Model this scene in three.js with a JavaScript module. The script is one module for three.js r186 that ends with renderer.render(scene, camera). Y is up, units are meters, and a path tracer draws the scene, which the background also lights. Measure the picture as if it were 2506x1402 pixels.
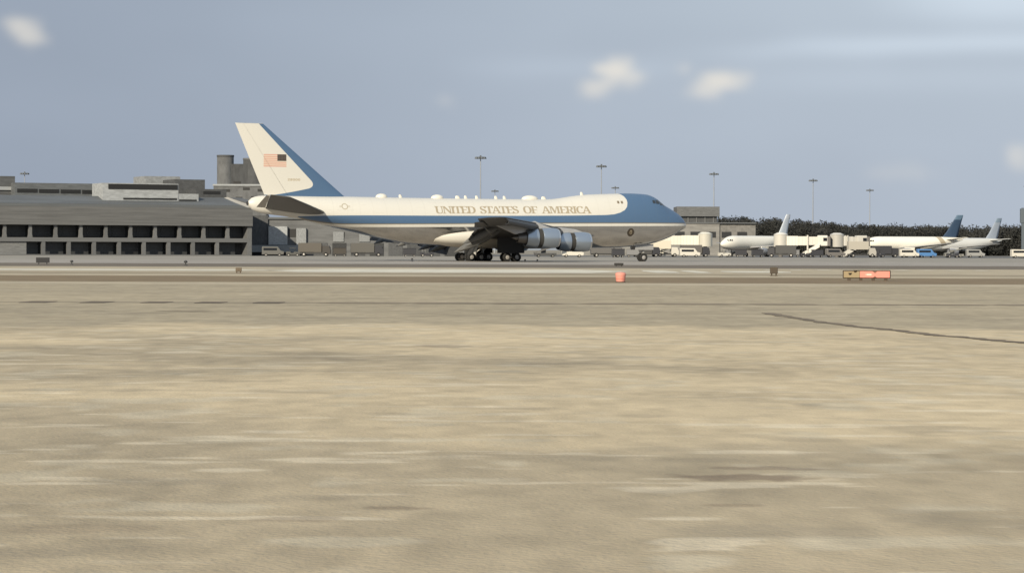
import * as THREE from 'three';
import { mergeGeometries } from 'three/addons/utils/BufferGeometryUtils.js';
import { RoundedBoxGeometry } from 'three/addons/geometries/RoundedBoxGeometry.js';

// ---------------------------------------------------------------- camera, sky, sun, exposure
const D2R = Math.PI / 180;
const scene = new THREE.Scene();
const camera = new THREE.PerspectiveCamera(12.502, 1024 / 572, 0.5, 9000);
camera.position.set(0, 1.7, 0);
camera.rotation.order = 'YXZ';
camera.rotation.set(-Math.atan(90 / 6400), 0, 0.2 * D2R);
const renderer = new THREE.WebGLRenderer({ antialias: true });
renderer.toneMapping = THREE.LinearToneMapping;
renderer.toneMappingExposure = 1.15;
renderer.shadowMap.enabled = true;

// small seeded tools
function rng(seed) { let a = seed >>> 0; return () => { a = (a + 0x6D2B79F5) >>> 0; let t = a; t = Math.imul(t ^ (t >>> 15), t | 1); t ^= t + Math.imul(t ^ (t >>> 7), t | 61); return ((t ^ (t >>> 14)) >>> 0) / 4294967296; }; }
const lerp = (a, b, t) => a + (b - a) * t;
const clamp = (x, a = 0, b = 1) => Math.max(a, Math.min(b, x));
const sst = (a, b, x) => { const t = clamp((x - a) / (b - a)); return t * t * (3 - 2 * t); };
const NT = 256, noiseTab = (() => { const r = rng(77), t = new Float32Array(NT * NT); for (let i = 0; i < t.length; i++) t[i] = r(); return t; })();
function vnoise(x, y, px = NT, py = NT) {            // value noise, periodic in px, py cells
  const xi = Math.floor(x), yi = Math.floor(y); let fx = x - xi, fy = y - yi;
  fx = fx * fx * (3 - 2 * fx); fy = fy * fy * (3 - 2 * fy);
  const x0 = ((xi % px) + px) % px, x1 = (x0 + 1) % px, y0 = ((yi % py) + py) % py, y1 = (y0 + 1) % py;
  const g = (a, b) => noiseTab[(b & 255) * NT + (a & 255)];
  return lerp(lerp(g(x0, y0), g(x1, y0), fx), lerp(g(x0, y1), g(x1, y1), fx), fy);
}
function fbm(x, y, oct, px, py) { let s = 0, a = 0.5, n = 0; for (let i = 0; i < oct; i++) { s += a * vnoise(x + i * 17, y + i * 31, px, py); n += a; a *= 0.5; x *= 2; y *= 2; px *= 2; py *= 2; } return s / n; }

// sky: soft grey blue afternoon air with thin veils and a few small clouds (equirectangular, linear light)
{
  const W = 2048, Hh = 1024, data = new Float32Array(W * Hh * 4);
  const puffs = [];   // [azimuth deg right of the view, elevation deg, half width, half height, strength, tilt]
  const P = (x, y, w, h, s, t = 0) => puffs.push([(x - 1253) / 111.7, (611 + (x - 1253) * 0.0035 - y) / 111.7, w / 111.7, h / 111.7, s, t]);
  P(70, 84, 44, 34, 0.42, -0.5);
  P(1492, 172, 62, 22, 0.62); P(1460, 212, 52, 22, 0.42, 0.35); P(1535, 188, 40, 26, 0.42); P(1530, 149, 34, 9, 0.3, 0.15);
  P(1752, 200, 62, 22, 0.55); P(1730, 222, 46, 24, 0.4); P(1668, 176, 24, 10, 0.35); P(1815, 196, 28, 18, 0.3);
  P(2476, 388, 32, 30, 0.3); P(1090, 248, 26, 16, 0.14, -0.5); P(2200, 424, 90, 22, 0.1);
  const rp = rng(5);
  for (let i = 0; i < 110; i++) {                    // the same kind of small clouds all round
    const az = rp() * 360 - 180; if (Math.abs(az) < 14) { rp(); rp(); rp(); rp(); continue; }
    puffs.push([az, 1 + rp() * rp() * 28, 0.4 + rp() * 0.9, 0.2 + rp() * 0.35, 0.2 + rp() * 0.4, rp() - 0.5]);
  }
  const lowA = [0.262, 0.303, 0.372], lowB = [0.405, 0.455, 0.53], upA = [0.272, 0.32, 0.395], upB = [0.435, 0.5, 0.57];
  for (let j = 0; j < Hh; j++) {
    const el = ((j + 0.5) / Hh - 0.5) * 180;
    for (let i = 0; i < W; i++) {
      const a = ((i + 0.5) / W - 0.5) * 2 * Math.PI;          // atan2(z, x)
      let az = a / D2R + 90; if (az > 180) az -= 360;           // 0 = view direction, + to the right
      const t = 0.5 + 0.5 * Math.tanh(Math.sin(az * D2R) * 6.5);
      const e = clamp(el / 5.5, -0.3, 1), zen = sst(6, 80, el);
      let c = [0, 1, 2].map(k => lerp(lerp(lowA[k], lowB[k], t), lerp(upA[k], upB[k], t), clamp(e)));
      c = c.map((v, k) => lerp(v, [0.27, 0.36, 0.5][k], zen * 0.55));
      // broad soft unevenness and long flat veils
      const n = fbm(az / 7 + 60, el / 3 + 40, 4, 256, 256) - 0.5;
      let veil = 0.18 * n;
      const s1 = Math.exp(-(((el - 4.3 - 0.016 * az - 0.25 * (fbm(az / 2.5 + 9, 3, 2, 256, 256) - 0.5)) / 0.2) ** 2)) * sst(2.5, 8.5, az) * (1 - sst(30, 60, az));
      const s2 = Math.exp(-(((el - 3.72) / 0.3) ** 2)) * 0.3 * sst(3.6, 7, az) * (1 - sst(22, 40, az));
      const s3 = Math.exp(-(((el - 3.98) / 0.2) ** 2)) * 0.32 * sst(-2.2, 0.6, az) * (1 - sst(2.6, 4.4, az));
      const s4 = sst(7.2, 10.5, az + 0.9 * (el - 5.2)) * sst(4.55, 5.3, el) * (1 - sst(20, 40, Math.abs(az))) * 0.9 * (1 - sst(9, 22, el));
      veil += 0.27 * (s1 + s2 + s3 + s4);
      // an even field of flat veils elsewhere
      veil += 0.12 * sst(0.56, 0.75, fbm(az / 20 + 20, el / 2.2 + 90, 3, 256, 256)) * sst(3, 9, el);
      c = c.map((v, k) => v * (1 + veil * [1.0, 0.97, 0.9][k]));
      let p = 0;
      for (const [pa, pe, pw, ph, ps, pt] of puffs) {
        let dx = az - pa; if (dx > 180) dx -= 360; if (dx < -180) dx += 360;
        const dy = el - pe; if (Math.abs(dx) > pw * 2.4 || Math.abs(dy) > ph * 3 + pw) continue;
        const yy = dy - pt * dx * 0.6;
        const wob = 1 + 1.1 * (fbm(az * 2.2 + 100, el * 4 + 50, 3, 256, 256) - 0.5);
        const r = Math.hypot(dx / pw, yy / ph) * wob;
        p = Math.max(p, Math.min(1, ps * 1.35) * (1 - sst(0.45, 1.2, r)));
      }
      const cl = [0.74, 0.70, 0.625];
      c = c.map((v, k) => lerp(v, Math.max(v, cl[k]), p));
      if (el < -0.5) c = c.map((v, k) => lerp(v, [0.3, 0.28, 0.22][k], sst(0.5, 4, -el)));
      const o = (j * W + i) * 4; data[o] = c[0]; data[o + 1] = c[1]; data[o + 2] = c[2]; data[o + 3] = 1;
    }
  }
  const sky = new THREE.DataTexture(data, W, Hh, THREE.RGBAFormat, THREE.FloatType);
  sky.mapping = THREE.EquirectangularReflectionMapping; sky.magFilter = THREE.LinearFilter; sky.minFilter = THREE.LinearFilter;
  sky.colorSpace = THREE.LinearSRGBColorSpace; sky.needsUpdate = true;
  scene.background = sky; scene.environment = sky;
}
const SUN_AZ = 27 * D2R, SUN_EL = 24 * D2R;           // behind the camera, to its left
const sun = new THREE.DirectionalLight(new THREE.Color(1, 0.89, 0.70), 4.6);
sun.position.set(-Math.sin(SUN_AZ) * Math.cos(SUN_EL), Math.sin(SUN_EL), Math.cos(SUN_AZ) * Math.cos(SUN_EL)).multiplyScalar(900).add(new THREE.Vector3(20, 0, -450));
sun.target.position.set(20, 0, -450); scene.add(sun, sun.target);
sun.castShadow = true; sun.shadow.mapSize.set(4096, 4096);
Object.assign(sun.shadow.camera, { left: -420, right: 420, top: 420, bottom: -420, near: 10, far: 2200 });

// ---------------------------------------------------------------- helpers
const used = {};
function numbered(n) { if (!(n in used)) { used[n] = 0; return n; } used[n]++; return n + '_' + String(used[n]).padStart(3, '0'); }
const lin = (r, g, b) => new THREE.Color().setRGB(r, g, b);
function mat(r, g, b, rough = 0.8, metal = 0, extra = {}) { return new THREE.MeshStandardMaterial({ color: lin(r, g, b), roughness: rough, metalness: metal, ...extra }); }
function mesh(name, geo, m, parent) { const o = new THREE.Mesh(geo, m); o.name = name; o.castShadow = o.receiveShadow = true; parent.add(o); return o; }
function thing(name, label, category, pos = [0, 0, 0], turn = 0, group) {
  const o = new THREE.Group(); o.name = numbered(name); o.position.set(...pos); o.rotation.y = turn;
  o.userData = { label, category }; if (group) o.userData.group = group; scene.add(o); return o;
}
function structure(o) { o.userData.kind = 'structure'; return o; }
function join(list) {
  return mergeGeometries(list.map(g => { const k = g.index ? g.toNonIndexed() : g; for (const a of Object.keys(k.attributes)) if (!['position', 'normal', 'uv'].includes(a)) k.deleteAttribute(a); if (!k.attributes.uv) k.setAttribute('uv', new THREE.BufferAttribute(new Float32Array(k.attributes.position.count * 2), 2)); return k; }));
}
function box(x0, x1, y0, y1, z0, z1, r = 0) {
  const w = x1 - x0, h = y1 - y0, d = z1 - z0;
  const g = r ? new RoundedBoxGeometry(w, h, d, 2, r) : new THREE.BoxGeometry(w, h, d);
  g.translate((x0 + x1) / 2, (y0 + y1) / 2, (z0 + z1) / 2); return g;
}
function rod(a, b, r0, r1 = r0, seg = 8) {
  const A = new THREE.Vector3(...a), B = new THREE.Vector3(...b), L = A.distanceTo(B);
  const g = new THREE.CylinderGeometry(r1, r0, L, seg); g.translate(0, L / 2, 0);
  g.applyQuaternion(new THREE.Quaternion().setFromUnitVectors(new THREE.Vector3(0, 1, 0), B.clone().sub(A).normalize()));
  g.translate(A.x, A.y, A.z); return g;
}
function revolveX(profile, seg = 28) {                 // [forward, radius] pairs turned about the x axis
  const g = new THREE.LatheGeometry(profile.map(([a, r]) => new THREE.Vector2(r, a)), seg); g.rotateZ(-Math.PI / 2); return g;
}
function loft(rings, { close = true, caps = true, uv, flat = false } = {}) { // rings: arrays of [x, y, z] of equal length
  const n = rings[0].length, pos = [], uvs = [], idx = [];
  rings.forEach((r, i) => r.forEach((p, j) => { pos.push(...p); const t = uv ? uv(p) : [j / n, i / rings.length]; uvs.push(...t); }));
  const m = close ? n : n - 1;
  for (let i = 0; i + 1 < rings.length; i++) for (let j = 0; j < m; j++) { const a = i * n + j, b = i * n + (j + 1) % n, c = a + n, d = b + n; idx.push(a, b, d, a, d, c); }
  if (caps && close) for (const [ri, flip] of [[0, true], [rings.length - 1, false]]) {
    const base = pos.length / 3, R = rings[ri], c = [0, 1, 2].map(k => R.reduce((s, p) => s + p[k], 0) / n);
    for (const p of R) { pos.push(...p); uvs.push(...(uv ? uv(p) : [0, 0])); } pos.push(...c); uvs.push(...(uv ? uv(c) : [0, 0]));
    for (let j = 0; j < n; j++) { const a = base + j, b = base + (j + 1) % n; flip ? idx.push(base + n, b, a) : idx.push(base + n, a, b); }
  }
  const g = new THREE.BufferGeometry(); g.setAttribute('position', new THREE.Float32BufferAttribute(pos, 3)); g.setAttribute('uv', new THREE.Float32BufferAttribute(uvs, 2)); g.setIndex(idx); if (flat) { const q = g.toNonIndexed(); q.computeVertexNormals(); return q; } g.computeVertexNormals(); return g;
}
function curve(table) {                                // smooth interpolation through [x, y] pairs
  const xs = table.map(p => p[0]), ys = table.map(p => p[1]), n = xs.length;
  const d = ys.map((_, i) => { if (i === 0 || i === n - 1) { const k = i ? n - 2 : 0; return (ys[k + 1] - ys[k]) / (xs[k + 1] - xs[k]); } const a = (ys[i] - ys[i - 1]) / (xs[i] - xs[i - 1]), b = (ys[i + 1] - ys[i]) / (xs[i + 1] - xs[i]); return a * b <= 0 ? 0 : 2 * a * b / (a + b); });
  return x => { if (x <= xs[0]) return ys[0]; if (x >= xs[n - 1]) return ys[n - 1]; let i = 0; while (x > xs[i + 1]) i++; const h = xs[i + 1] - xs[i], t = (x - xs[i]) / h, t2 = t * t, t3 = t2 * t; return ys[i] * (2 * t3 - 3 * t2 + 1) + h * d[i] * (t3 - 2 * t2 + t) + ys[i + 1] * (-2 * t3 + 3 * t2) + h * d[i + 1] * (t3 - t2); };
}
function foil(n = 9, t = 0.12, camber = 0) {           // closed ring of [chord 0..1, thickness], upper side then lower
  const p = [], y = x => 5 * t * (0.2969 * Math.sqrt(x) - 0.126 * x - 0.3516 * x * x + 0.2843 * x ** 3 - 0.1036 * x ** 4);
  for (let i = n; i >= 0; i--) { const x = (i / n) ** 1.6; p.push([x, y(x) + camber * 4 * x * (1 - x)]); }
  for (let i = 1; i < n; i++) { const x = (i / n) ** 1.6; p.push([x, -y(x) + camber * 4 * x * (1 - x)]); }
  return p;
}

// ---------------------------------------------------------------- textures of the ground
function dataTex(W, H, fn, srgb = true) {
  const d = new Uint8Array(W * H * 4);
  for (let j = 0; j < H; j++) for (let i = 0; i < W; i++) { const c = fn(i, j), o = (j * W + i) * 4; for (let k = 0; k < 3; k++) d[o + k] = clamp(c[k]) * 255; d[o + 3] = 255; }
  const t = new THREE.DataTexture(d, W, H); t.wrapS = t.wrapT = THREE.RepeatWrapping; t.magFilter = THREE.LinearFilter; t.minFilter = THREE.LinearMipmapLinearFilter; t.generateMipmaps = true;
  if (srgb) t.colorSpace = THREE.SRGBColorSpace; t.needsUpdate = true; return t;
}
const enc = v => v <= 0.0031308 ? v * 12.92 : 1.055 * v ** (1 / 2.4) - 0.055;
// dusty pavement nearest the camera, 64 m x 128 m of it
const NEAR_W = 64, NEAR_D = 128;
const STAINS = [[1.7, 19.3, 0.6, 0.3, 0.85], [1.95, 20.1, 0.5, 0.2, 0.6], [1.42, 17.2, 0.2, 0.12, 0.5], [-0.75, 16.9, 0.25, 0.14, 0.6], [-1.35, 16.2, 0.4, 0.2, 0.45], [-1.3, 45.4, 0.7, 0.8, 0.5], [-2.6, 15.6, 0.5, 0.3, 0.35], [4.1, 20.4, 0.07, 0.08, 0.8]];
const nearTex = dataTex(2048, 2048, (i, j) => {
  const x = i / 2048 * NEAR_W, z = j / 2048 * NEAR_D;                    // metres
  const big = fbm(x / 8, z / 8, 4, 8, 16), mid = fbm(x / 1.6 + 3, z / 2 + 7, 4, 40, 64), fine = fbm(x / 0.25, z / 0.5, 3, 256, 256);
  const dist = z;                                                        // v grows away from the camera (see uv below)
  const bd = 57 + 9 * (fbm(x / 64 * 13 + 11, z / 16 + 5, 3, 13, 8) - 0.5) + 3 * (mid - 0.5);
  const grime = sst(bd - 1.6, bd + 1.6, dist);                           // the older, greyer lane beyond an uneven edge
  const darker = sst(0.44, 0.66, fbm(x / 64 * 11 + 2, z / 128 * 26 + 2, 4, 11, 26) - 0.075 + 0.27 * (1 - sst(14, 30, dist)) - 0.05 * clamp((x > 32 ? x - 64 : x) / 5, -1.4, 1) * sst(2, 6, 32 - Math.abs(x - 32)));  // patchy darker tone, stronger near the camera and to the left
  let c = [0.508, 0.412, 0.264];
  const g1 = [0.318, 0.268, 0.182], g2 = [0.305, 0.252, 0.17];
  c = c.map((v, k) => lerp(v, g2[k], 0.62 * darker));
  c = c.map((v, k) => lerp(v, g1[k], 0.8 * grime));
  const pale = sst(0.61, 0.76, fbm(x / 64 * 71 + 40, z + 8, 3, 71, 128));  // pale scuffed patches
  c = c.map((v, k) => lerp(v, [0.5, 0.44, 0.32][k], 0.5 * pale * (1 - 0.7 * grime)));
  const chip = sst(0.66, 0.78, fbm(x / 64 * 60 + 15, z / 128 * 330 + 33, 3, 60, 330));   // thin pale scrapes along the lane
  c = c.map((v, k) => lerp(v, [0.6, 0.52, 0.38][k], 0.6 * chip * (1 - 0.6 * grime)));
  const dark = sst(0.66, 0.8, fbm(x / 64 * 49 + 90, z / 128 * 116 + 60, 3, 49, 116)); // dull stains
  c = c.map((v, k) => lerp(v, [0.2, 0.17, 0.125][k], 0.3 * dark));
  const xs = x > 32 ? x - 64 : x;                                        // old oil stains with ragged edges
  for (const [sx, sz, w, d, k] of STAINS) { if (Math.abs(xs - sx) > w * 2 || Math.abs(z - sz) > d * 2.5) continue; const q = Math.hypot((xs - sx) / w, (z - sz) / d) + 1.3 * (fbm(xs * 5 + 60, z * 5 + 9, 3, 256, 256) - 0.5); const t = k * (1 - sst(0.55, 1.15, q)); c = c.map((v, n) => lerp(v, [0.2, 0.15, 0.098][n], t)); }
  const m = 1 + 0.34 * (mid - 0.5) + 0.22 * (big - 0.5) + 0.4 * (fine - 0.5);
  return c.map(v => enc(v * m));
});
const nearBump = dataTex(1024, 1024, (i, j) => { const v = fbm(i / 8, j / 8, 4, 128, 128); return [v, v, v]; }, false);
const mottle = dataTex(1024, 1024, (i, j) => { const n = fbm(i / 64, j / 64, 6, 16, 16), f = fbm(i / 4, j / 4, 2, 256, 256), v = 0.82 + 0.5 * (n - 0.5) + 0.2 * (f - 0.5); return [enc(v), enc(v * 0.99), enc(v * 0.965)]; });
function ground(r, g, b, rough = 0.95) { return mat(r / 0.82, g / 0.82, b / 0.82, rough, 0, { map: mottle }); }

// a flat sheet with uneven long edges; uv in metres
function sheet(name, x0, x1, zn, zf, y, m, { wob = 0, tile = 30, seed = 1, parent = scene, nx = 0, taper = 0 } = {}) {
  const n = nx || (wob ? Math.min(400, Math.ceil((x1 - x0) / 1.2)) : 1), pos = [], uv = [], idx = [];
  for (let i = 0; i <= n; i++) {
    const x = lerp(x0, x1, i / n), e = taper ? Math.min(1, (x - x0) / taper, (x1 - x) / taper) : 1;
    const a = wob * 2 * (fbm(x / 7 + seed * 13, seed * 3.3, 4, 256, 256) - 0.5), b = wob * 2 * (fbm(x / 9 + seed * 7 + 50, seed * 5.1, 4, 256, 256) - 0.5);
    const zc = (zn + zf) / 2, z0 = zc + (zn - zc + a) * e, z1 = zc + (zf - zc + b) * e;
    pos.push(x, y, -Math.abs(0) + z0, x, y, z1); uv.push(x / tile, z0 / tile, x / tile, z1 / tile);
  }
  for (let i = 0; i < n; i++) { const a = i * 2; idx.push(a, a + 2, a + 3, a, a + 3, a + 1); }
  const g = new THREE.BufferGeometry(); g.setAttribute('position', new THREE.Float32BufferAttribute(pos, 3)); g.setAttribute('uv', new THREE.Float32BufferAttribute(uv, 2)); g.setIndex(idx); g.computeVertexNormals();
  return mesh(name, g, m, parent);
}
const terrain = structure(sheet('terrain', -4000, 4000, 400, -7500, 0, ground(0.24, 0.215, 0.17)));
structure(sheet('apron', -900, 900, -405, -940, 0.006, ground(0.115, 0.113, 0.11), { tile: 60 }));
structure(sheet('taxi_lane', -900, 900, -398, -640, 0.012, ground(0.27, 0.25, 0.215), { tile: 45, wob: 3, seed: 4 }));
structure(sheet('runway', -900, 900, -296, -398, 0.018, ground(0.30, 0.275, 0.245), { tile: 40 }));
structure(sheet('runway_shoulder', -900, 900, -244, -296, 0.012, ground(0.135, 0.11, 0.082), { tile: 30, wob: 2.5, seed: 2 }));
structure(sheet('gravel_verge', -900, 900, -160, -246, 0.008, ground(0.4, 0.34, 0.24), { tile: 26 }));
structure(sheet('bare_soil_strip', -900, 900, -176, -186, 0.013, ground(0.27, 0.222, 0.15), { tile: 20, wob: 2.2, seed: 9 }));
structure(sheet('dry_grass_strip', -900, 900, -133.5, -162, 0.014, ground(0.19, 0.138, 0.074), { tile: 18, wob: 1.6, seed: 3 }));
structure(sheet('pavement_edge', -900, 900, -122, -135.5, 0.010, ground(0.41, 0.35, 0.25), { tile: 22, wob: 0.7, seed: 6 }));
{
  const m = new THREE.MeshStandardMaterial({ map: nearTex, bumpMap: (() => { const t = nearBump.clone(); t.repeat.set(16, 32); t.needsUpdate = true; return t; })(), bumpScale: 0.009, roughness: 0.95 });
  const n = 120, pos = [], uv = [], idx = [], x0 = -420, x1 = 420;
  for (let i = 0; i <= n; i++) {
    const x = lerp(x0, x1, i / n), zf = -124 + 1.2 * (fbm(x / 9 + 4, 2, 3, 256, 256) - 0.5);
    for (const z of [120, 0, -60, zf]) { pos.push(x, 0.02, z); uv.push(x / NEAR_W, -z / NEAR_D); }
  }
  for (let i = 0; i < n; i++) for (let k = 0; k < 3; k++) { const a = i * 4 + k; idx.push(a, a + 4, a + 5, a, a + 5, a + 1); }
  const g = new THREE.BufferGeometry(); g.setAttribute('position', new THREE.Float32BufferAttribute(pos, 3)); g.setAttribute('uv', new THREE.Float32BufferAttribute(uv, 2)); g.setIndex(idx); g.computeVertexNormals();
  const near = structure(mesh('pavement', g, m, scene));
  // dark sealant along the cross joint, dash by dash, then as a thin run to the right
  const seal = ground(0.1, 0.075, 0.05), seal2 = ground(0.2, 0.16, 0.11), r = rng(31);
  for (let k = -14; k < 5; k++) { const x = -14.8 + (k + 0.0) * 1.825 + (r() - 0.5) * 0.2, l = 0.42 + r() * 0.08; sheet('joint_seal', x - l, x + l, -80.3 + 0.2 * r(), -82.4 - 0.2 * r(), 0.026, k < 6 ? seal : seal2, { wob: 0.12, seed: k + 40, nx: 12, parent: near, taper: 0.07 }); }
  for (let k = 0; k < 11; k++) { const x = -4.6 + k * 2.62 + (r() - 0.5) * 0.5, l = 1.0 + r() * 0.45; sheet('joint_seal', x - l, x + l, -80.6, -82.2 - 0.2 * r(), 0.026, seal2, { wob: 0.16, seed: k + 80, nx: 14, parent: near, taper: 0.35 }); }
  sheet('joint_filler', -300, 300, -81.0, -81.8, 0.023, ground(0.225, 0.19, 0.135), { wob: 0.1, seed: 70, nx: 400, parent: near });
  sheet('joint_seal', -9.6, -8.0, -69.6, -70.3, 0.026, seal2, { wob: 0.15, seed: 75, nx: 12, parent: near, taper: 0.5 });
  // the crack that wanders off to the right, filled with tar in short pulls
  const path = [[6.85, -70.3], [6.98, -67.2], [7.1, -64.4], [7.3, -61.6], [7.55, -58.9], [7.85, -56.9], [8.15, -55.0], [8.45, -52.4], [8.8, -50.9], [9.15, -49.4], [9.5, -47.6], [9.9, -45.4], [10.4, -43.2], [11.0, -40.6], [11.6, -38.6]].map(p => new THREE.Vector3(p[0], 0.027, p[1]));
  const cv = new THREE.CatmullRomCurve3(path), N = 46, crackM = ground(0.155, 0.122, 0.085);
  for (let k = 0; k < N; k++) {
    const a = k / N - 0.004, b = (k + 1) / N + 0.003, P = [], U = [], I = [], s = 5, off = (r() - 0.5) * 0.12, wd = 0.12 + 0.09 * r();
    for (let i = 0; i <= s; i++) { const p = cv.getPoint(clamp(lerp(a, b, i / s))), w = wd * (0.55 + 0.45 * Math.sin(Math.PI * i / s)) + 0.02; P.push(p.x - w + off, 0.027 + (k % 2) * 0.003, p.z, p.x + w + off, 0.027 + (k % 2) * 0.003, p.z); U.push(p.x, p.z, p.x + 0.2, p.z); if (i < s) I.push(i * 2, i * 2 + 1, i * 2 + 3, i * 2, i * 2 + 3, i * 2 + 2); }
    const q = new THREE.BufferGeometry(); q.setAttribute('position', new THREE.Float32BufferAttribute(P, 3)); q.setAttribute('uv', new THREE.Float32BufferAttribute(U, 2)); q.setIndex(I); q.computeVertexNormals(); mesh('crack_seal', q, k % 3 ? crackM : seal2, near);
  }
}
// pale painted band on the verge, broken at its right end
{
  const paint = ground(0.6, 0.565, 0.47, 0.8), o = new THREE.Group(); o.name = 'painted_line'; o.userData = { kind: 'structure' }; scene.add(o);
  for (const [a, b, zz] of [[-60, -17, 0.5], [-19.5, 9.6, 1.15], [10.4, 12.9, 0.85], [13.6, 15.2, 0.8], [16.4, 22, 0.5]]) sheet('paint_stroke', a, b, -205 + 13 * zz, -207 - 13 * zz, 0.02, paint, { wob: 1.4, seed: 20 + Math.abs(a), tile: 14, parent: o, taper: 4 * (b - a) / 30, nx: 60 });
  for (let k = 0; k < 9; k++) sheet('paint_stroke', 22 + k * 2.3, 23.2 + k * 2.3, -226, -231, 0.02, paint, { wob: 0.5, seed: 60 + k, nx: 6, parent: o });
}
// ---------------------------------------------------------------- the jumbo jet
// its own frame: x forward (station 33 m behind the nose is 0), y up, z to starboard
const white = mat(0.70, 0.665, 0.58, 0.32), steel = mat(0.36, 0.41, 0.47, 0.3, 0.75), greyPaint = mat(0.3, 0.3, 0.3, 0.5), darkMetal = mat(0.05, 0.05, 0.05, 0.55, 0.3), rubber = mat(0.018, 0.018, 0.018, 0.85), hubM = mat(0.45, 0.43, 0.4, 0.5, 0.4), darkGlass = mat(0.012, 0.014, 0.018, 0.12), wingSkin = mat(0.055, 0.055, 0.055, 0.45, 0.2), flapM = mat(0.04, 0.04, 0.04, 0.6, 0.1), gearM = mat(0.5, 0.49, 0.46, 0.5);
const jet = thing('jumbo_jet', 'huge white four-engined jet with blue nose and blue stripe rolling on runway', 'airplane', [-4.37, 0, -381.48], 22.3 * D2R);
const SX = s => 33 - s;
const fTop = curve([[0, 5.45], [0.18, 5.9], [0.6, 6.45], [1.3, 7.08], [2.5, 7.82], [3.67, 8.42], [4.6, 9.12], [5.37, 9.62], [6.72, 10.04], [9.4, 10.16], [12.1, 10.08], [16, 9.92], [18.7, 9.66], [20.7, 9.34], [22.7, 9.14], [31.7, 9.1], [44.4, 9.13], [54, 9.2], [62.9, 9.22], [66.5, 9.2], [67.6, 9.02], [68.2, 8.75], [68.5, 8.4]]);
const fBot = curve([[0, 5.4], [0.18, 5.02], [0.6, 4.8], [1.3, 4.46], [2.5, 3.78], [3.98, 3.2], [5.4, 2.76], [7.36, 2.4], [9.4, 2.2], [12.1, 2.06], [18, 2.0], [34, 2.02], [38.1, 2.18], [44.4, 2.53], [48.8, 3.28], [52.5, 4.02], [56.8, 4.98], [60.45, 5.86], [62.9, 6.27], [66.5, 6.72], [68, 7.25], [68.5, 7.8]]);
const fW = curve([[0, 0.03], [0.18, 0.5], [0.6, 0.95], [1.3, 1.42], [2.5, 1.95], [3.98, 2.36], [5.4, 2.62], [7.36, 2.86], [9.4, 3.06], [12.1, 3.2], [16, 3.25], [44.4, 3.25], [48.8, 3.12], [52.5, 2.88], [56.8, 2.42], [60.45, 1.95], [62.9, 1.6], [66.5, 1.02], [68, 0.62], [68.5, 0.28]]);
const fC = curve([[0, 5.42], [6, 5.45], [20, 5.5], [44, 5.5], [50, 6.05], [56.8, 6.75], [62.9, 7.45], [68.5, 8.1]]);
function hull(s, h) { const c = fC(s), k = h >= c ? (h - c) / Math.max(1e-3, fTop(s) - c) : (c - h) / Math.max(1e-3, c - fBot(s)); return fW(s) * Math.sqrt(Math.max(0, 1 - k * k)); }
const BELLY = curve([[0, 5.38], [3, 5.34], [12, 5.24], [30, 5.06], [42, 4.9], [55, 4.82], [57.5, 5.15], [61.4, 5.9], [64, 6.3], [70, 6.3]]);
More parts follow.
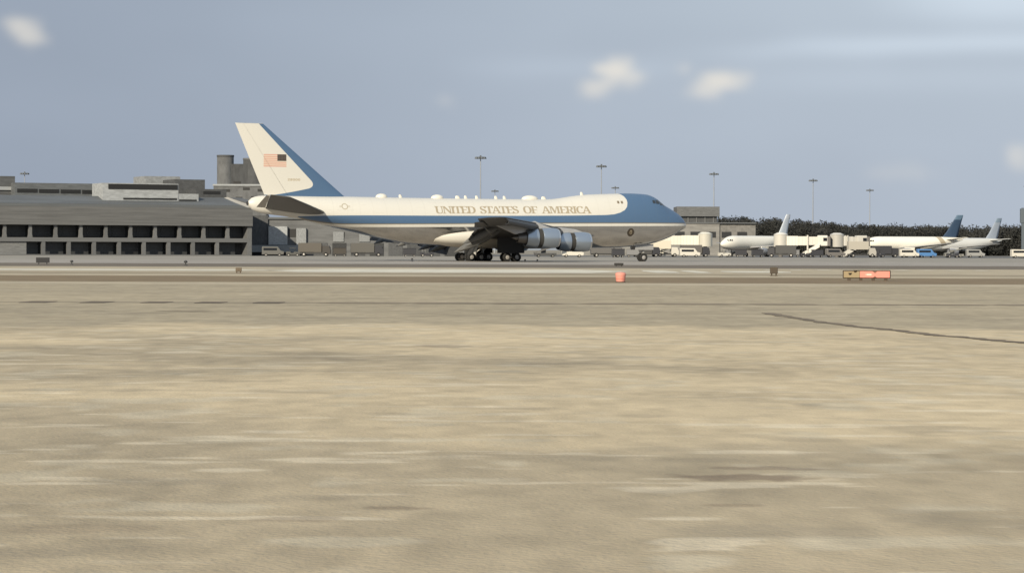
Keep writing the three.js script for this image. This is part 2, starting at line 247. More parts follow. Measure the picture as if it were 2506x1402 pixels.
function fuselageCanvas(mirror, kind) {
  const W = 2048, Hh = 512, cv = document.createElement('canvas'); cv.width = W; cv.height = Hh; const x = cv.getContext('2d');
  const px = s => s / 70 * W, py = h => Hh - (h - 1.5) / 9 * Hh;
  const trace = pts => { x.beginPath(); pts.forEach(([s, h], i) => i ? x.lineTo(px(s), py(h)) : x.moveTo(px(s), py(h))); x.closePath(); x.fill(); };
  const line = (f, a, b, st = 0.5) => { const o = []; for (let s = a; s <= b + 1e-6; s += st) o.push([s, f(s)]); return o; };
  const rgb = { colour: { white: 'rgb(204,201,192)', blue: 'rgb(74,100,130)', gold: 'rgb(120,112,96)', belly: 'rgb(206,205,202)' }, metal: { white: 'rgb(0,110,0)', blue: 'rgb(0,95,0)', gold: 'rgb(0,120,0)', belly: 'rgb(0,30,250)' } }[kind];
  x.fillStyle = rgb.white; x.fillRect(0, 0, W, Hh);
  // blue: nose cap, then the long stripe
  const up = curve([[14.6, 6.86], [20, 6.74], [30, 6.62], [42, 6.54], [52, 6.5], [58, 6.42], [61.6, 6.3]]), lo = curve([[0, 5.68], [12, 5.62], [30, 5.46], [42, 5.3], [55, 5.2], [60, 5.75], [61.6, 6.25]]);
  x.fillStyle = rgb.blue;
  const front = [[0, 10.5], [11.5, 10.5], [11.28, 10.1], [10.9, 9.7], [10.7, 9.2], [10.72, 8.7], [10.95, 8.1], [11.4, 7.62], [12.2, 7.24], [13.2, 6.98], [14.6, 6.86]];
  trace([...front, ...line(up, 15, 61.5), ...line(lo, 0, 61.5).reverse()]);
  x.fillStyle = rgb.gold; trace([...line(s => lo(s) + 0.13, 0, 61), ...line(lo, 0, 61).reverse()]);
  x.fillStyle = rgb.belly; trace([...line(BELLY, 0, 61.4), [61.4, 1.5], [0, 1.5]]);
  if (kind === 'colour') {
    const text = 'UNITED STATES OF AMERICA', s0 = 41.5, s1 = 16.85;
    x.save(); const size = 44; x.font = 'bold ' + size + 'px serif'; x.textBaseline = 'alphabetic'; x.fillStyle = 'rgb(160,148,126)';
    const ch = [...text], wd = ch.map(c => c === ' ' ? 24 : x.measureText(c).width), total = wd.reduce((a, b) => a + b, 0), span = px(s0) - px(s1), sx = 1.3, gap = (span / sx - total) / (ch.length - 1);
    // canvas x runs aft; on the starboard side the words run forward, so letters are flipped there
    let p = 0;
    ch.forEach((c, i) => { const slope = lerp(6.86, 7.08, p * sx / span); x.save(); const cx = mirror ? px(s1) + p * sx : px(s0) - p * sx; x.translate(cx, py(mirror ? lerp(7.08, 6.86, p * sx / span) : slope)); x.scale(mirror ? sx : -sx, 1.9); if (c !== ' ') x.fillText(c, 0, 0); x.restore(); p += wd[i] + gap; });
    x.restore();
    // faint skin joints and streaks of wear
    const r = rng(8); x.fillStyle = 'rgba(120,112,98,0.10)';
    for (let k = 0; k < 34; k++) x.fillRect(px(2 + k * 1.95), 0, 1.4, Hh);
    for (let k = 0; k < 260; k++) { x.fillStyle = 'rgba(110,96,74,' + (0.02 + 0.05 * r()).toFixed(3) + ')'; x.fillRect(px(r() * 68), r() * Hh, 6 + r() * 60, 1 + r() * 2); }
  }
  const t = new THREE.CanvasTexture(cv); if (kind === 'colour') t.colorSpace = THREE.SRGBColorSpace; t.anisotropy = 8; return t;
}
{
  const st = []; for (let s = 0; s < 2; s += 0.2) st.push(s); for (let s = 2; s < 12; s += 0.5) st.push(s); for (let s = 12; s < 60; s += 1) st.push(s); for (let s = 60; s <= 68.5; s += 0.5) st.push(s);
  const NR = 56, rings = st.map(s => { const o = []; for (let j = 0; j < NR; j++) { const a = j / NR * 2 * Math.PI, c = fC(s), w = fW(s), sn = Math.sin(a); o.push([SX(s), sn >= 0 ? c + (fTop(s) - c) * sn : c + (c - fBot(s)) * sn, w * Math.cos(a)]); } return o; });
  const g = loft(rings, { uv: p => [(33 - p[0]) / 70, (p[1] - 1.5) / 9] });
  const tri = Array.from(g.index.array), P = g.attributes.position, sides = [[], []];
  for (let i = 0; i < tri.length; i += 3) { const z = P.getZ(tri[i]) + P.getZ(tri[i + 1]) + P.getZ(tri[i + 2]); sides[z >= 0 ? 0 : 1].push(tri[i], tri[i + 1], tri[i + 2]); }
  const mr = fuselageCanvas(false, 'metal');
  sides.forEach((ix, k) => {
    const q = new THREE.BufferGeometry(); for (const a of ['position', 'normal', 'uv']) q.setAttribute(a, g.attributes[a]); q.setIndex(ix);
    const m = new THREE.MeshStandardMaterial({ map: fuselageCanvas(k === 1, 'colour'), metalnessMap: mr, roughnessMap: mr, metalness: 1, roughness: 1 });
    mesh('fuselage', q, m, jet);
  });
}
// a patch that follows the hull, used for glass and emblems
function hullPatch(s0, s1, h0, h1, off, side, uvOn = false, ns = 6, nh = 5, round = false) {
  const pos = [], uv = [], idx = [];
  for (let j = 0; j <= nh; j++) for (let i = 0; i <= ns; i++) {
    const s = lerp(s0, s1, i / ns), h = lerp(h0, h1, j / nh); pos.push(SX(s), h, side * (hull(s, h) + off)); uv.push(i / ns, j / nh);
  }
  for (let j = 0; j < nh; j++) for (let i = 0; i < ns; i++) {
    if (round && Math.hypot((i + 0.5) / ns - 0.5, (j + 0.5) / nh - 0.5) > 0.5) continue;
    const a = j * (ns + 1) + i, b = a + 1, c = a + ns + 1, d = c + 1; side > 0 ? idx.push(a, c, b, b, c, d) : idx.push(a, b, c, b, d, c);
  }
  const g = new THREE.BufferGeometry(); g.setAttribute('position', new THREE.Float32BufferAttribute(pos, 3)); g.setAttribute('uv', new THREE.Float32BufferAttribute(uv, 2)); g.setIndex(idx); g.computeVertexNormals(); return g;
}
{
  const cockpit = mat(0.03, 0.035, 0.04, 0.15);
  for (const sd of [1, -1]) {
    for (const [a, b, lo, hi] of [[3.95, 4.42, 8.28, 8.72], [4.5, 5.05, 8.42, 9.06], [5.15, 5.75, 8.62, 9.18], [5.85, 6.35, 8.68, 9.16]]) mesh('cockpit_window', hullPatch(a, b, lo, hi, 0.02, sd), cockpit, jet);
    for (const a of [11.45, 12.05]) mesh('upper_deck_window', hullPatch(a, a + 0.34, 8.6, 8.98, 0.02, sd), mat(0.2, 0.16, 0.11, 0.3), jet);
    // emblems: dark ringed seal under the nose, pale ring by the tail
    const cv = document.createElement('canvas'); cv.width = cv.height = 128; const x = cv.getContext('2d');
    x.fillStyle = 'rgb(62,54,44)'; x.fillRect(0, 0, 128, 128); x.fillStyle = 'rgb(150,140,118)'; x.beginPath(); x.ellipse(64, 62, 22, 34, 0, 0, 7); x.fill(); x.fillStyle = 'rgb(88,78,62)'; x.beginPath(); x.moveTo(64, 34); x.lineTo(80, 56); x.lineTo(70, 92); x.lineTo(58, 92); x.lineTo(48, 56); x.fill();
    const t = new THREE.CanvasTexture(cv); t.colorSpace = THREE.SRGBColorSpace;
    const seal = mesh('round_seal', hullPatch(9.9, 11.05, 3.72, 4.92, 0.02, sd, true, 24, 24, true), new THREE.MeshStandardMaterial({ map: t, roughness: 0.5 }), jet); seal.userData.label = 'dark ringed round seal under the nose';
    const c2 = document.createElement('canvas'); c2.width = 256; c2.height = 128; const y = c2.getContext('2d');
    y.fillStyle = 'rgb(203,200,191)'; y.fillRect(0, 0, 256, 128); y.strokeStyle = 'rgb(168,160,142)'; y.lineWidth = 16; y.beginPath(); y.arc(128, 64, 44, 0, 7); y.stroke(); y.fillStyle = 'rgb(168,160,142)'; y.fillRect(40, 50, 40, 8); y.fillRect(40, 70, 40, 8); y.fillRect(176, 50, 40, 8); y.fillRect(176, 70, 40, 8);
    y.fillStyle = 'rgb(203,200,191)'; y.beginPath(); for (let k = 0; k < 10; k++) { const r = k % 2 ? 14 : 36, a = -Math.PI / 2 + k * Math.PI / 5; k ? y.lineTo(128 + r * Math.cos(a), 64 + r * Math.sin(a)) : y.moveTo(128 + r * Math.cos(a), 64 + r * Math.sin(a)); } y.fill();
    const t2 = new THREE.CanvasTexture(c2); t2.colorSpace = THREE.SRGBColorSpace;
    mesh('star_roundel', hullPatch(53.8, 56.1, 7.2, 8.3, 0.012, sd, true, 8, 6), new THREE.MeshStandardMaterial({ map: t2, roughness: 0.4 }), jet);
  }
}
// tail fin and rudder, painted with a blue leading edge and the flag
const FIN_LE = h => lerp(54.0, 66.35, (h - 9) / 10.33), FIN_TE = h => lerp(66.0, 70.4, (h - 9) / 10.33);
function finTexture(mirror) {
  const W = 1024, Hh = 640, cv = document.createElement('canvas'); cv.width = W; cv.height = Hh; const x = cv.getContext('2d');
  const px = s => (s - 53.5) / 17.5 * W, py = h => Hh - (h - 8.6) / 10.94 * Hh;
  x.fillStyle = 'rgb(74,100,130)'; x.fillRect(0, 0, W, Hh);
  x.fillStyle = 'rgb(204,201,192)'; x.beginPath(); x.moveTo(px(72), py(20)); x.lineTo(px(67.35), py(20)); x.lineTo(px(66.9), py(19.2)); x.lineTo(px(59.3), py(11.35)); x.quadraticCurveTo(px(58.75), py(10.6), px(59.7), py(10.28)); x.quadraticCurveTo(px(62), py(9.75), px(64.6), py(9.35)); x.lineTo(px(72), py(9.2)); x.closePath(); x.fill();
  const fx0 = px(63.0), fx1 = px(66.3), fy0 = py(15.05), fy1 = py(13.3), fw = fx1 - fx0, fh = fy1 - fy0;    // flag, blue corner forward
  for (let k = 0; k < 13; k++) { x.fillStyle = k % 2 ? 'rgb(206,196,178)' : 'rgb(198,146,130)'; x.fillRect(fx0, fy0 + k * fh / 13, fw, fh / 13 + 0.5); }
  x.fillStyle = 'rgb(72,64,58)'; x.fillRect(fx0, fy0, fw * 0.4, fh * 7 / 13);
  x.fillStyle = 'rgb(140,124,104)'; for (let r = 0; r < 5; r++) for (let c = 0; c < 6; c++) x.fillRect(fx0 + (c + 0.35) * fw * 0.4 / 6, fy0 + (r + 0.35) * fh * 7 / 13 / 5, 3, 3);
  x.save(); x.fillStyle = 'rgb(168,154,128)'; x.font = 'bold 30px sans-serif'; x.textBaseline = 'middle'; const tw = x.measureText('28000').width; x.translate(mirror ? px(60.95) : px(62.85), py(11.5)); x.scale((mirror ? 1 : -1) * (px(62.85) - px(60.95)) / tw, 0.9); x.fillText('28000', 0, 0); x.restore();
  const t = new THREE.CanvasTexture(cv); t.colorSpace = THREE.SRGBColorSpace; t.anisotropy = 8; return t;
}
{
  const A = foil(12, 0.1), ring = (h, c0, c1, side) => {
    const le = FIN_LE(h), te = FIN_TE(h), ch = te - le, up = A.slice(0, 13).reverse(), pts = [];   // up: LE .. TE
    for (const [c, t] of up) { const cc = lerp(c0, c1, c); const y = 5 * 0.1 * (0.2969 * Math.sqrt(cc) - 0.126 * cc - 0.3516 * cc * cc + 0.2843 * cc ** 3 - 0.1036 * cc ** 4); pts.push([SX(le + cc * ch), h, side * (y * ch * 0.9 + 0.01)]); }
    return pts;
  };
  const hs = []; for (let h = 8.6; h < 19.3; h += 0.6) hs.push(h); hs.push(19.33);
  for (const [nm, c0, c1] of [['tail_fin', 0, 0.715], ['rudder', 0.718, 1]]) for (const sd of [1, -1]) {
    const g = loft(hs.map(h => ring(h, c0, c1, sd)), { close: false, caps: false, uv: p => [(33 - p[0] - 53.5) / 17.5, (p[1] - 8.6) / 10.94] });
    mesh(nm, g, new THREE.MeshStandardMaterial({ map: finTexture(sd < 0), roughness: 0.35, side: THREE.DoubleSide }), jet);
  }
  const cap = []; for (let i = 0; i <= 20; i++) { const c = i / 20, y = 5 * 0.1 * (0.2969 * Math.sqrt(c) - 0.126 * c - 0.3516 * c * c + 0.2843 * c ** 3 - 0.1036 * c ** 4) * 4.05 * 0.9 + 0.012; cap.push([[SX(66.35 + c * 4.05), 19.34, y], [SX(66.35 + c * 4.05), 19.34 + 0.05, 0], [SX(66.35 + c * 4.05), 19.34, -y]]); }
  mesh('fin_cap', loft(cap, { close: false, caps: false }), new THREE.MeshStandardMaterial({ color: lin(0.66, 0.62, 0.53), roughness: 0.4, side: THREE.DoubleSide }), jet);
  mesh('exhaust_pipe', join([revolveX([[0, 0.01], [0, 0.3], [-0.35, 0.26], [-0.35, 0.2], [-0.1, 0.2]], 16).translate(SX(68.35), 8.1, 0)]), darkMetal, jet);
}
// wings, stabilisers
function surface(sections, sd, camber = 0.01, n = 10) {  // [lat, leS, leH, teS, teH, thickness ratio]
  return loft(sections.map(([lat, ls, lh, ts, th, t]) => { const F = foil(n, t, camber), c = ts - ls; return F.map(([x, y]) => [SX(lerp(ls, ts, x)), lerp(lh, th, x) + y * c, sd * lat]); }));
}
const WING = [[2.2, 17.6, 3.75, 35.6, 3.25, 0.115], [3.3, 18.5, 3.9, 35.9, 3.35, 0.11], [7.5, 22.0, 4.25, 36.4, 3.72, 0.1], [11.7, 25.4, 4.6, 36.9, 4.1, 0.085], [16.5, 29.4, 5.0, 39.0, 4.55, 0.08], [21.2, 33.2, 5.32, 41.3, 4.98, 0.078], [26, 37.9, 5.72, 43.7, 5.45, 0.075], [29.3, 41.1, 5.98, 45.3, 5.78, 0.07], [29.82, 42.4, 6.0, 45.45, 5.83, 0.05]];
function onWing(lat, k) { let i = 0; while (i + 2 < WING.length && lat > WING[i + 1][0]) i++; const t = (lat - WING[i][0]) / (WING[i + 1][0] - WING[i][0]); return lerp(WING[i][k], WING[i + 1][k], t); }
for (const sd of [1, -1]) {
  mesh('wing', surface(WING, sd, 0.012, 12), wingSkin, jet);
  mesh('leading_edge_slat', loft(WING.slice(2, 8).map(([lat, ls, lh]) => { const o = [], c = 0.9; for (let k = 0; k < 9; k++) { const a = -1.9 + k * 0.42; o.push([SX(ls - 0.35 + 0.55 * (1 - Math.cos(a)) * c), lh - 0.5 + 0.42 * Math.sin(a), sd * lat]); } for (let k = 8; k >= 0; k--) { const a = -1.9 + k * 0.42; o.push([SX(ls - 0.29 + 0.5 * (1 - Math.cos(a)) * c), lh - 0.5 + 0.36 * Math.sin(a), sd * lat]); } return o; })), wingSkin, jet);
  mesh('tailplane', surface([[1.0, 57.2, 6.78, 66.3, 7.42, 0.1], [2.4, 58.0, 6.9, 66.6, 7.55, 0.1], [6.5, 61.6, 7.8, 67.6, 8.3, 0.095], [10.6, 65.4, 8.72, 68.45, 9.06, 0.09], [11.08, 66.3, 8.84, 68.5, 9.12, 0.06]], sd, 0, 9), mat(0.105, 0.1, 0.09, 0.5), jet);
  mesh('elevator', loft([[2.2, 66.66, 7.56], [6.5, 67.66, 8.31], [10.5, 68.5, 9.06]].map(([lat, s, h]) => [[SX(s), h + 0.1, sd * lat], [SX(s + (lat < 5 ? 1.3 : lat < 8 ? 0.9 : 0.5)), h - 0.02, sd * lat], [SX(s), h - 0.12, sd * lat]]), { flat: true }), mat(0.42, 0.39, 0.33, 0.5), jet);
  // landing flaps: three slotted panels in two spans
  for (const [l0, l1] of [[3.9, 9.6], [13.2, 20.6]]) for (let k = 0; k < 3; k++) {
    const seg = lat => { const s = onWing(lat, 3), h = onWing(lat, 4), inb = lat < 10, a0 = (inb ? [34, 54, 70] : [18, 34, 50])[k] * D2R; const fk = inb ? 1 : 0.78, off = (inb ? [[-0.6, -0.25], [0.28, -0.92], [0.78, -1.62]] : [[0.0, -0.15], [1.25 * fk, -0.68 * fk], [2.15 * fk, -1.5 * fk]])[k], c = [1.4, 1.25, 1.15][k] * (inb ? 0.82 : 0.78); const x0 = s + off[0], y0 = h + off[1]; const dx = Math.cos(a0) * c, dy = -Math.sin(a0) * c; return [[SX(x0), y0 + 0.09, sd * lat], [SX(x0 + dx * 0.4), y0 + dy * 0.4 + 0.13, sd * lat], [SX(x0 + dx), y0 + dy, sd * lat], [SX(x0 + dx * 0.4), y0 + dy * 0.4 - 0.08, sd * lat], [SX(x0), y0 - 0.07, sd * lat]]; };
    mesh('flap_panel', loft([seg(l0), seg((l0 + l1) / 2), seg(l1)], { flat: true }), flapM, jet);
  }
  for (const lat of [5.2, 8.6, 14.2, 18.6]) {             // canoe fairings of the flap tracks
    const s = onWing(lat, 3), h = onWing(lat, 4), g = revolveX([[3.2, 0.02], [2.4, 0.26], [1, 0.4], [-0.6, 0.42], [-2, 0.28], [-3.1, 0.03]], 12); g.scale(1, 1.25, 0.8); g.rotateZ(0.42); g.translate(SX(s + 0.4), h - 0.95, sd * lat); mesh('flap_track_fairing', g, mat(0.12, 0.118, 0.11, 0.45), jet);
  }
  mesh('aileron', surface([[22, 40.9, 4.92, 42.9, 4.75, 0.09], [27.4, 43.7, 5.45, 45.0, 5.35, 0.09]], sd, 0, 6), wingSkin, jet);
  // engines, thrust reversers slid open
  for (const [lat, s0, h, wl] of [[11.7, 21.13, 2.86, 25.4], [21.2, 30.14, 3.34, 33.2]]) {
    const put = g => g.translate(SX(s0), h, sd * lat);
    const cowl = mesh('engine_cowl', put(revolveX([[0.0, 1.17], [-0.03, 1.24], [-0.22, 1.32], [-0.7, 1.4], [-1.5, 1.43], [-2.56, 1.42], [-2.56, 1.24], [-1.2, 1.16], [-0.35, 1.13], [0, 1.17]], 40)), steel, jet);
    mesh('intake_lip', put(revolveX([[-0.26, 1.335], [-0.08, 1.285], [0.015, 1.2], [-0.03, 1.155], [-0.3, 1.135]], 40)), mat(0.7, 0.7, 0.7, 0.18, 1), cowl);
    mesh('fan', put(join([revolveX([[-0.55, 0.01], [-0.75, 0.3], [-1.02, 0.36]], 20), ...Array.from({ length: 22 }, (_, k) => { const b = box(-1.18, -1.02, 0.34, 1.13, -0.03, 0.11); b.rotateX(k / 22 * Math.PI * 2); return b; }), revolveX([[-1.2, 0.01], [-1.2, 1.14]], 28)])), darkMetal, cowl);
    mesh('reverser_cascade', put(revolveX([[-2.5, 1.3], [-3.4, 1.3]], 36)), mat(0.035, 0.033, 0.03, 0.8), cowl);
    mesh('reverser_sleeve', put(revolveX([[-3.26, 1.2], [-3.26, 1.41], [-3.9, 1.36], [-4.7, 1.2], [-4.9, 1.15], [-4.9, 1.1], [-3.9, 1.2], [-3.26, 1.2]], 36)), steel, cowl);
    mesh('exhaust_cone', put(join([revolveX([[-3.4, 0.95], [-4.8, 0.86], [-6.1, 0.62], [-6.1, 0.56], [-5.2, 0.6]], 28), revolveX([[-5.2, 0.42], [-6.1, 0.36], [-6.9, 0.03]], 20)])), mat(0.16, 0.15, 0.14, 0.4, 0.7), cowl);
    const wh = onWing(lat, 2), py = x => x;
    const P = [[s0 + 1.0, h + 1.36], [s0 + 2.2, h + 1.7], [wl + 0.4, wh + 0.25], [wl + 6, wh - 0.35], [s0 + 6.4, h + 0.55], [s0 + 4.9, h + 0.75], [s0 + 3.2, h + 1.25]].map(([s, y]) => new THREE.Vector2(SX(s), y));
    const pg = new THREE.ExtrudeGeometry(new THREE.Shape(P), { depth: 0.3, bevelEnabled: true, bevelThickness: 0.1, bevelSize: 0.08, bevelSegments: 2 }); pg.translate(0, 0, sd * lat - 0.15); mesh('engine_pylon', pg, mat(0.4, 0.4, 0.4, 0.4, 0.3), jet);
  }
}
// fairing where wing and body meet
{
  const rings = []; for (let i = 0; i <= 26; i++) { const t = i / 26, s = lerp(16.5, 41.2, t), e = Math.sin(Math.PI * Math.min(1, t * 1.5 < 0.5 ? t * 1.5 : t < 0.62 ? 0.5 : 0.5 + (t - 0.62) / 0.76)), k = Math.max(0.02, e) ** 0.6; const o = [], c = 3.55, hw = 2.2 + 1.62 * k, up = 0.35 + 1.0 * k, dn = 0.9 + 0.78 * k; for (let j = 0; j < 28; j++) { const a = j / 28 * 2 * Math.PI, cs = Math.cos(a), sn = Math.sin(a); o.push([SX(s), c + (sn > 0 ? up : dn) * Math.sign(sn) * Math.abs(sn) ** 0.8, hw * Math.sign(cs) * Math.abs(cs) ** 0.75]); } rings.push(o); }
  mesh('wing_body_fairing', loft(rings), mat(0.6, 0.57, 0.5, 0.4), jet);
}
// aerials and domes along the crown
for (const [s0, s1, hh] of [[49.5, 47.75, 0.52], [41, 39.1, 0.52], [26.8, 24.2, 0.55]]) { const g = new THREE.SphereGeometry(1, 20, 12); g.scale((s0 - s1) / 2, hh, 0.7); g.translate(SX((s0 + s1) / 2), fTop((s0 + s1) / 2) + 0.02, 0); mesh('antenna_dome', g, white, jet); }
for (const s of [45.7, 36.86, 35.6, 33.86, 30.84, 29.5, 23.26, 17.14]) { const h = fTop(s), k = s === 36.86 || s === 23.26 ? 0.3 : 0.2; mesh('blade_aerial', loft([[0, 1], [0.25, 0.9], [0.42, 0.55]].map(([y, c]) => { const o = []; for (let j = 0; j < 10; j++) { const a = j / 10 * 2 * Math.PI; o.push([SX(s) + k * 1.3 * c * Math.cos(a) - y * 0.2, h - 0.06 + y * (k > 0.25 ? 1.1 : 1.2), k * 0.5 * c * Math.sin(a)]); } return o; })), white, jet); }
// landing gear
function wheel(r, w) { const p = [[w / 2 * 0.7, r * 0.5], [w / 2, r * 0.66], [w / 2 * 0.96, r * 0.88], [w / 2 * 0.6, r], [-w / 2 * 0.6, r], [-w / 2 * 0.96, r * 0.88], [-w / 2, r * 0.66], [-w / 2 * 0.7, r * 0.5]]; const g = revolveX(p, 24); g.rotateY(Math.PI / 2); return g; }
function hubGeo(r, w) { const g = join([revolveX([[w * 0.36, 0.01], [w * 0.36, r * 0.2], [w * 0.2, r * 0.46], [w * 0.36, r * 0.52], [-w * 0.36, r * 0.52], [-w * 0.2, r * 0.46], [-w * 0.36, r * 0.2], [-w * 0.36, 0.01]], 18)]); g.rotateY(Math.PI / 2); return g; }
{
  const T = wheel(0.63, 0.46), Hb = hubGeo(0.63, 0.46);
  for (const [s, lat, top] of [[30.8, 5.5, 3.7], [30.8, -5.5, 3.7], [34.9, 1.9, 2.6], [34.9, -1.9, 2.6]]) {
    const x = SX(s), g = mesh('main_gear', join([rod([x, 0.66, lat], [x + 0.1, top, lat], 0.2, 0.26, 12), rod([x - 0.85, 0.63, lat], [x + 0.85, 0.63, lat], 0.14, 0.14, 10), rod([x - 0.05, 1.1, lat], [x + 1.7, top - 0.1, lat], 0.08), rod([x, 1.4, lat], [x, top, lat - Math.sign(lat) * 1.4], 0.08), rod([x - 0.74, 0.63, lat - 0.5], [x - 0.74, 0.63, lat + 0.5], 0.1), rod([x + 0.74, 0.63, lat - 0.5], [x + 0.74, 0.63, lat + 0.5], 0.1)]), gearM, jet);
    for (const dx of [-0.76, 0.76]) for (const dz of [-0.56, 0.56]) { const t = mesh('tyre', T, rubber, g); t.position.set(x + dx, 0.63, lat + dz); const q = mesh('wheel_hub', Hb, hubM, g); q.position.copy(t.position); }
    if (s < 33) mesh('gear_door', box(x - 2.3, x + 1.9, 1.2, top + 0.4, lat + Math.sign(lat) * 0.62, lat + Math.sign(lat) * 0.68), flapM, jet);
  }
  const x = SX(7.22), g = mesh('nose_gear', join([rod([x, 0.62, 0], [x + 0.15, 2.7, 0], 0.12, 0.16, 12), rod([x, 0.6, -0.5], [x, 0.6, 0.5], 0.08), rod([x - 0.05, 1.2, 0], [x - 1.5, 2.6, 0], 0.07), box(x - 0.05, x + 0.2, 1.3, 1.6, -0.3, 0.3)]), gearM, jet);
  for (const dz of [-0.42, 0.42]) { const t = mesh('tyre', T, rubber, g); t.position.set(x, 0.63, dz); const q = mesh('wheel_hub', Hb, hubM, g); q.position.copy(t.position); }
  for (const dz of [-0.75, 0.75]) mesh('gear_door', box(x - 1.5, x + 1.5, 1.75, 2.6, dz - 0.03, dz + 0.03), greyPaint, jet);
}
// ---------------------------------------------------------------- terminal on the left
const concrete = mat(0.15, 0.155, 0.162, 0.9, 0, { map: mottle }), concreteDk = mat(0.088, 0.092, 0.098, 0.9, 0, { map: mottle }), concreteLt = mat(0.38, 0.4, 0.42, 0.85, 0, { map: mottle }), roofM = mat(0.125, 0.135, 0.145, 0.7, 0, { map: mottle }), voidM = mat(0.03, 0.03, 0.03, 0.9), pane = mat(0.018, 0.019, 0.02, 0.45), slitM = mat(0.012, 0.012, 0.012, 0.6);
const vary = (m, k) => { const c = m.clone(); c.color.multiplyScalar(k); return c; };
{
  const t = thing('terminal_building', 'long grey concrete terminal with two rows of dark bays', 'building', [-61.83, 0, -620], 25 * D2R);
  const B = (n, m, ...b) => mesh(n, box(...b), m, t);
  B('main_block', concreteDk, -112, -0.3, 0, 12.6, -44, -4.5);
  B('floor_slab', concrete, -112, -1.0, 3.2, 4.15, -4.5, 0.0);
  B('ground_sill', concrete, -112, -0.5, 0, 0.28, -4.5, 0.25);
  B('fascia', mat(0.14, 0.142, 0.145, 0.9, 0, { map: mottle }), -112, 0, 7.05, 11.3, -4.5, 0.7);
  B('parapet', roofM, -112, 0.1, 11.3, 11.9, -5, 0.72);
  mesh('sloped_roof', loft([-112, 0].map(x => [[x, 11.92, 0.7], [x, 13.9, -7], [x, 13.9, -40], [x, 11.92, -44]]), { flat: true }), roofM, t);
  B('end_wall', concrete, -1.1, 0, 0, 7.05, -4.5, 0.05);
  B('solid_bay', mat(0.2, 0.205, 0.21, 0.9, 0, { map: mottle }), -70, -54.2, 0.28, 3.2, -4.2, -0.5);
  const shades = [0.9, 1.0, 1.1].map(k => vary(concrete, k)), r = rng(12);
  for (let k = -9; k < 10; k++) {
    const u = -53.35 + k * 5.93; if (u > -1.6) break;
    mesh('pier', loft([[4.15, 0.5], [4.9, 0.36], [7.05, 0.36]].map(([y, w]) => [[u - w, y, -0.06], [u + w, y, -0.06], [u + w, y, -1], [u - w, y, -1]]), { flat: true }), shades[Math.floor(r() * 3)], t);
    const e = Math.min(u + 5.5, -1.2), p = mesh('window_pane', box(u + 0.45, e, 4.35, 6.95, -3.4, -3.3), pane, t);
    mesh('mullion', join([box(u + 2.3, u + 2.42, 4.35, 6.95, -3.28, -3.2), box(u + 0.45, e, 5.2, 5.3, -3.27, -3.21)]), concreteDk, p);
  }
  for (let k = -9; k < 9; k++) {
    const u = -50.3 + k * 5.97; if (u > -4) break; if (u < -71 || u > -54) B('pier', shades[Math.floor(r() * 3)], u - 0.42, u + 0.42, 0.28, 3.2, -1, -0.08);
    if (u > -57) { const p = mesh('bay_door', box(u + 0.5, u + 5.4, 0.3, 3.1, -3.2, -3.1), r() < 0.4 ? vary(pane, 2.2) : pane, t); mesh('door_rail', box(u + 0.5, u + 5.4, 1.6, 1.75, -3.08, -3.02), concreteDk, p); }
  }
  // roof structures
  let b = B('roof_block', vary(concreteDk, 1.15), -76, -51.9, 12.3, 18.6, -34, -20); mesh('ledge', box(-76, -51.8, 15.3, 16.1, -19.95, -19.6), concreteLt, b);
  b = B('roof_block', vary(roofM, 1.0), -52.9, -31.8, 12.3, 17.0, -30, -16);
  for (let k = 0; k < 4; k++) mesh('dark_slit', box(-52.4 + k * 5.2, -47.6 + k * 5.2, 14.7 - k * 0.04, 15.6 - k * 0.04, -15.98, -15.9), slitM, b);
  b = B('light_canopy', concreteLt, -35.5, -17.2, 12.0, 16.9, -12, -3); mesh('glazing_band', box(-34.2, -17.4, 15.5, 16.7, -2.98, -2.86), slitM, b); mesh('dark_slit', box(-30.6, -17.6, 13.1, 13.5, -2.98, -2.9), slitM, b);
  b = B('light_canopy', vary(concreteLt, 0.92), -17.18, -12.2, 12.0, 14.6, -12, -3.1); mesh('dark_slit', box(-17.0, -12.7, 12.9, 13.25, -3.08, -3.0), slitM, b);
  B('roof_block', vary(concreteLt, 0.75), -17, -8.1, 12.3, 19.4, -40, -30);
  B('roof_block', concreteDk, -13.2, -5.7, 12.3, 18.4, -28, -18);
  b = B('roof_block', vary(concreteDk, 0.9), -11.2, -3.6, 12.0, 15.9, -16, -8); mesh('dark_slit', box(-9.4, -5.2, 14.7, 15.4, -7.98, -7.9), slitM, b); mesh('dark_slit', box(-9.2, -5.4, 12.8, 13.5, -7.98, -7.9), slitM, b);
}
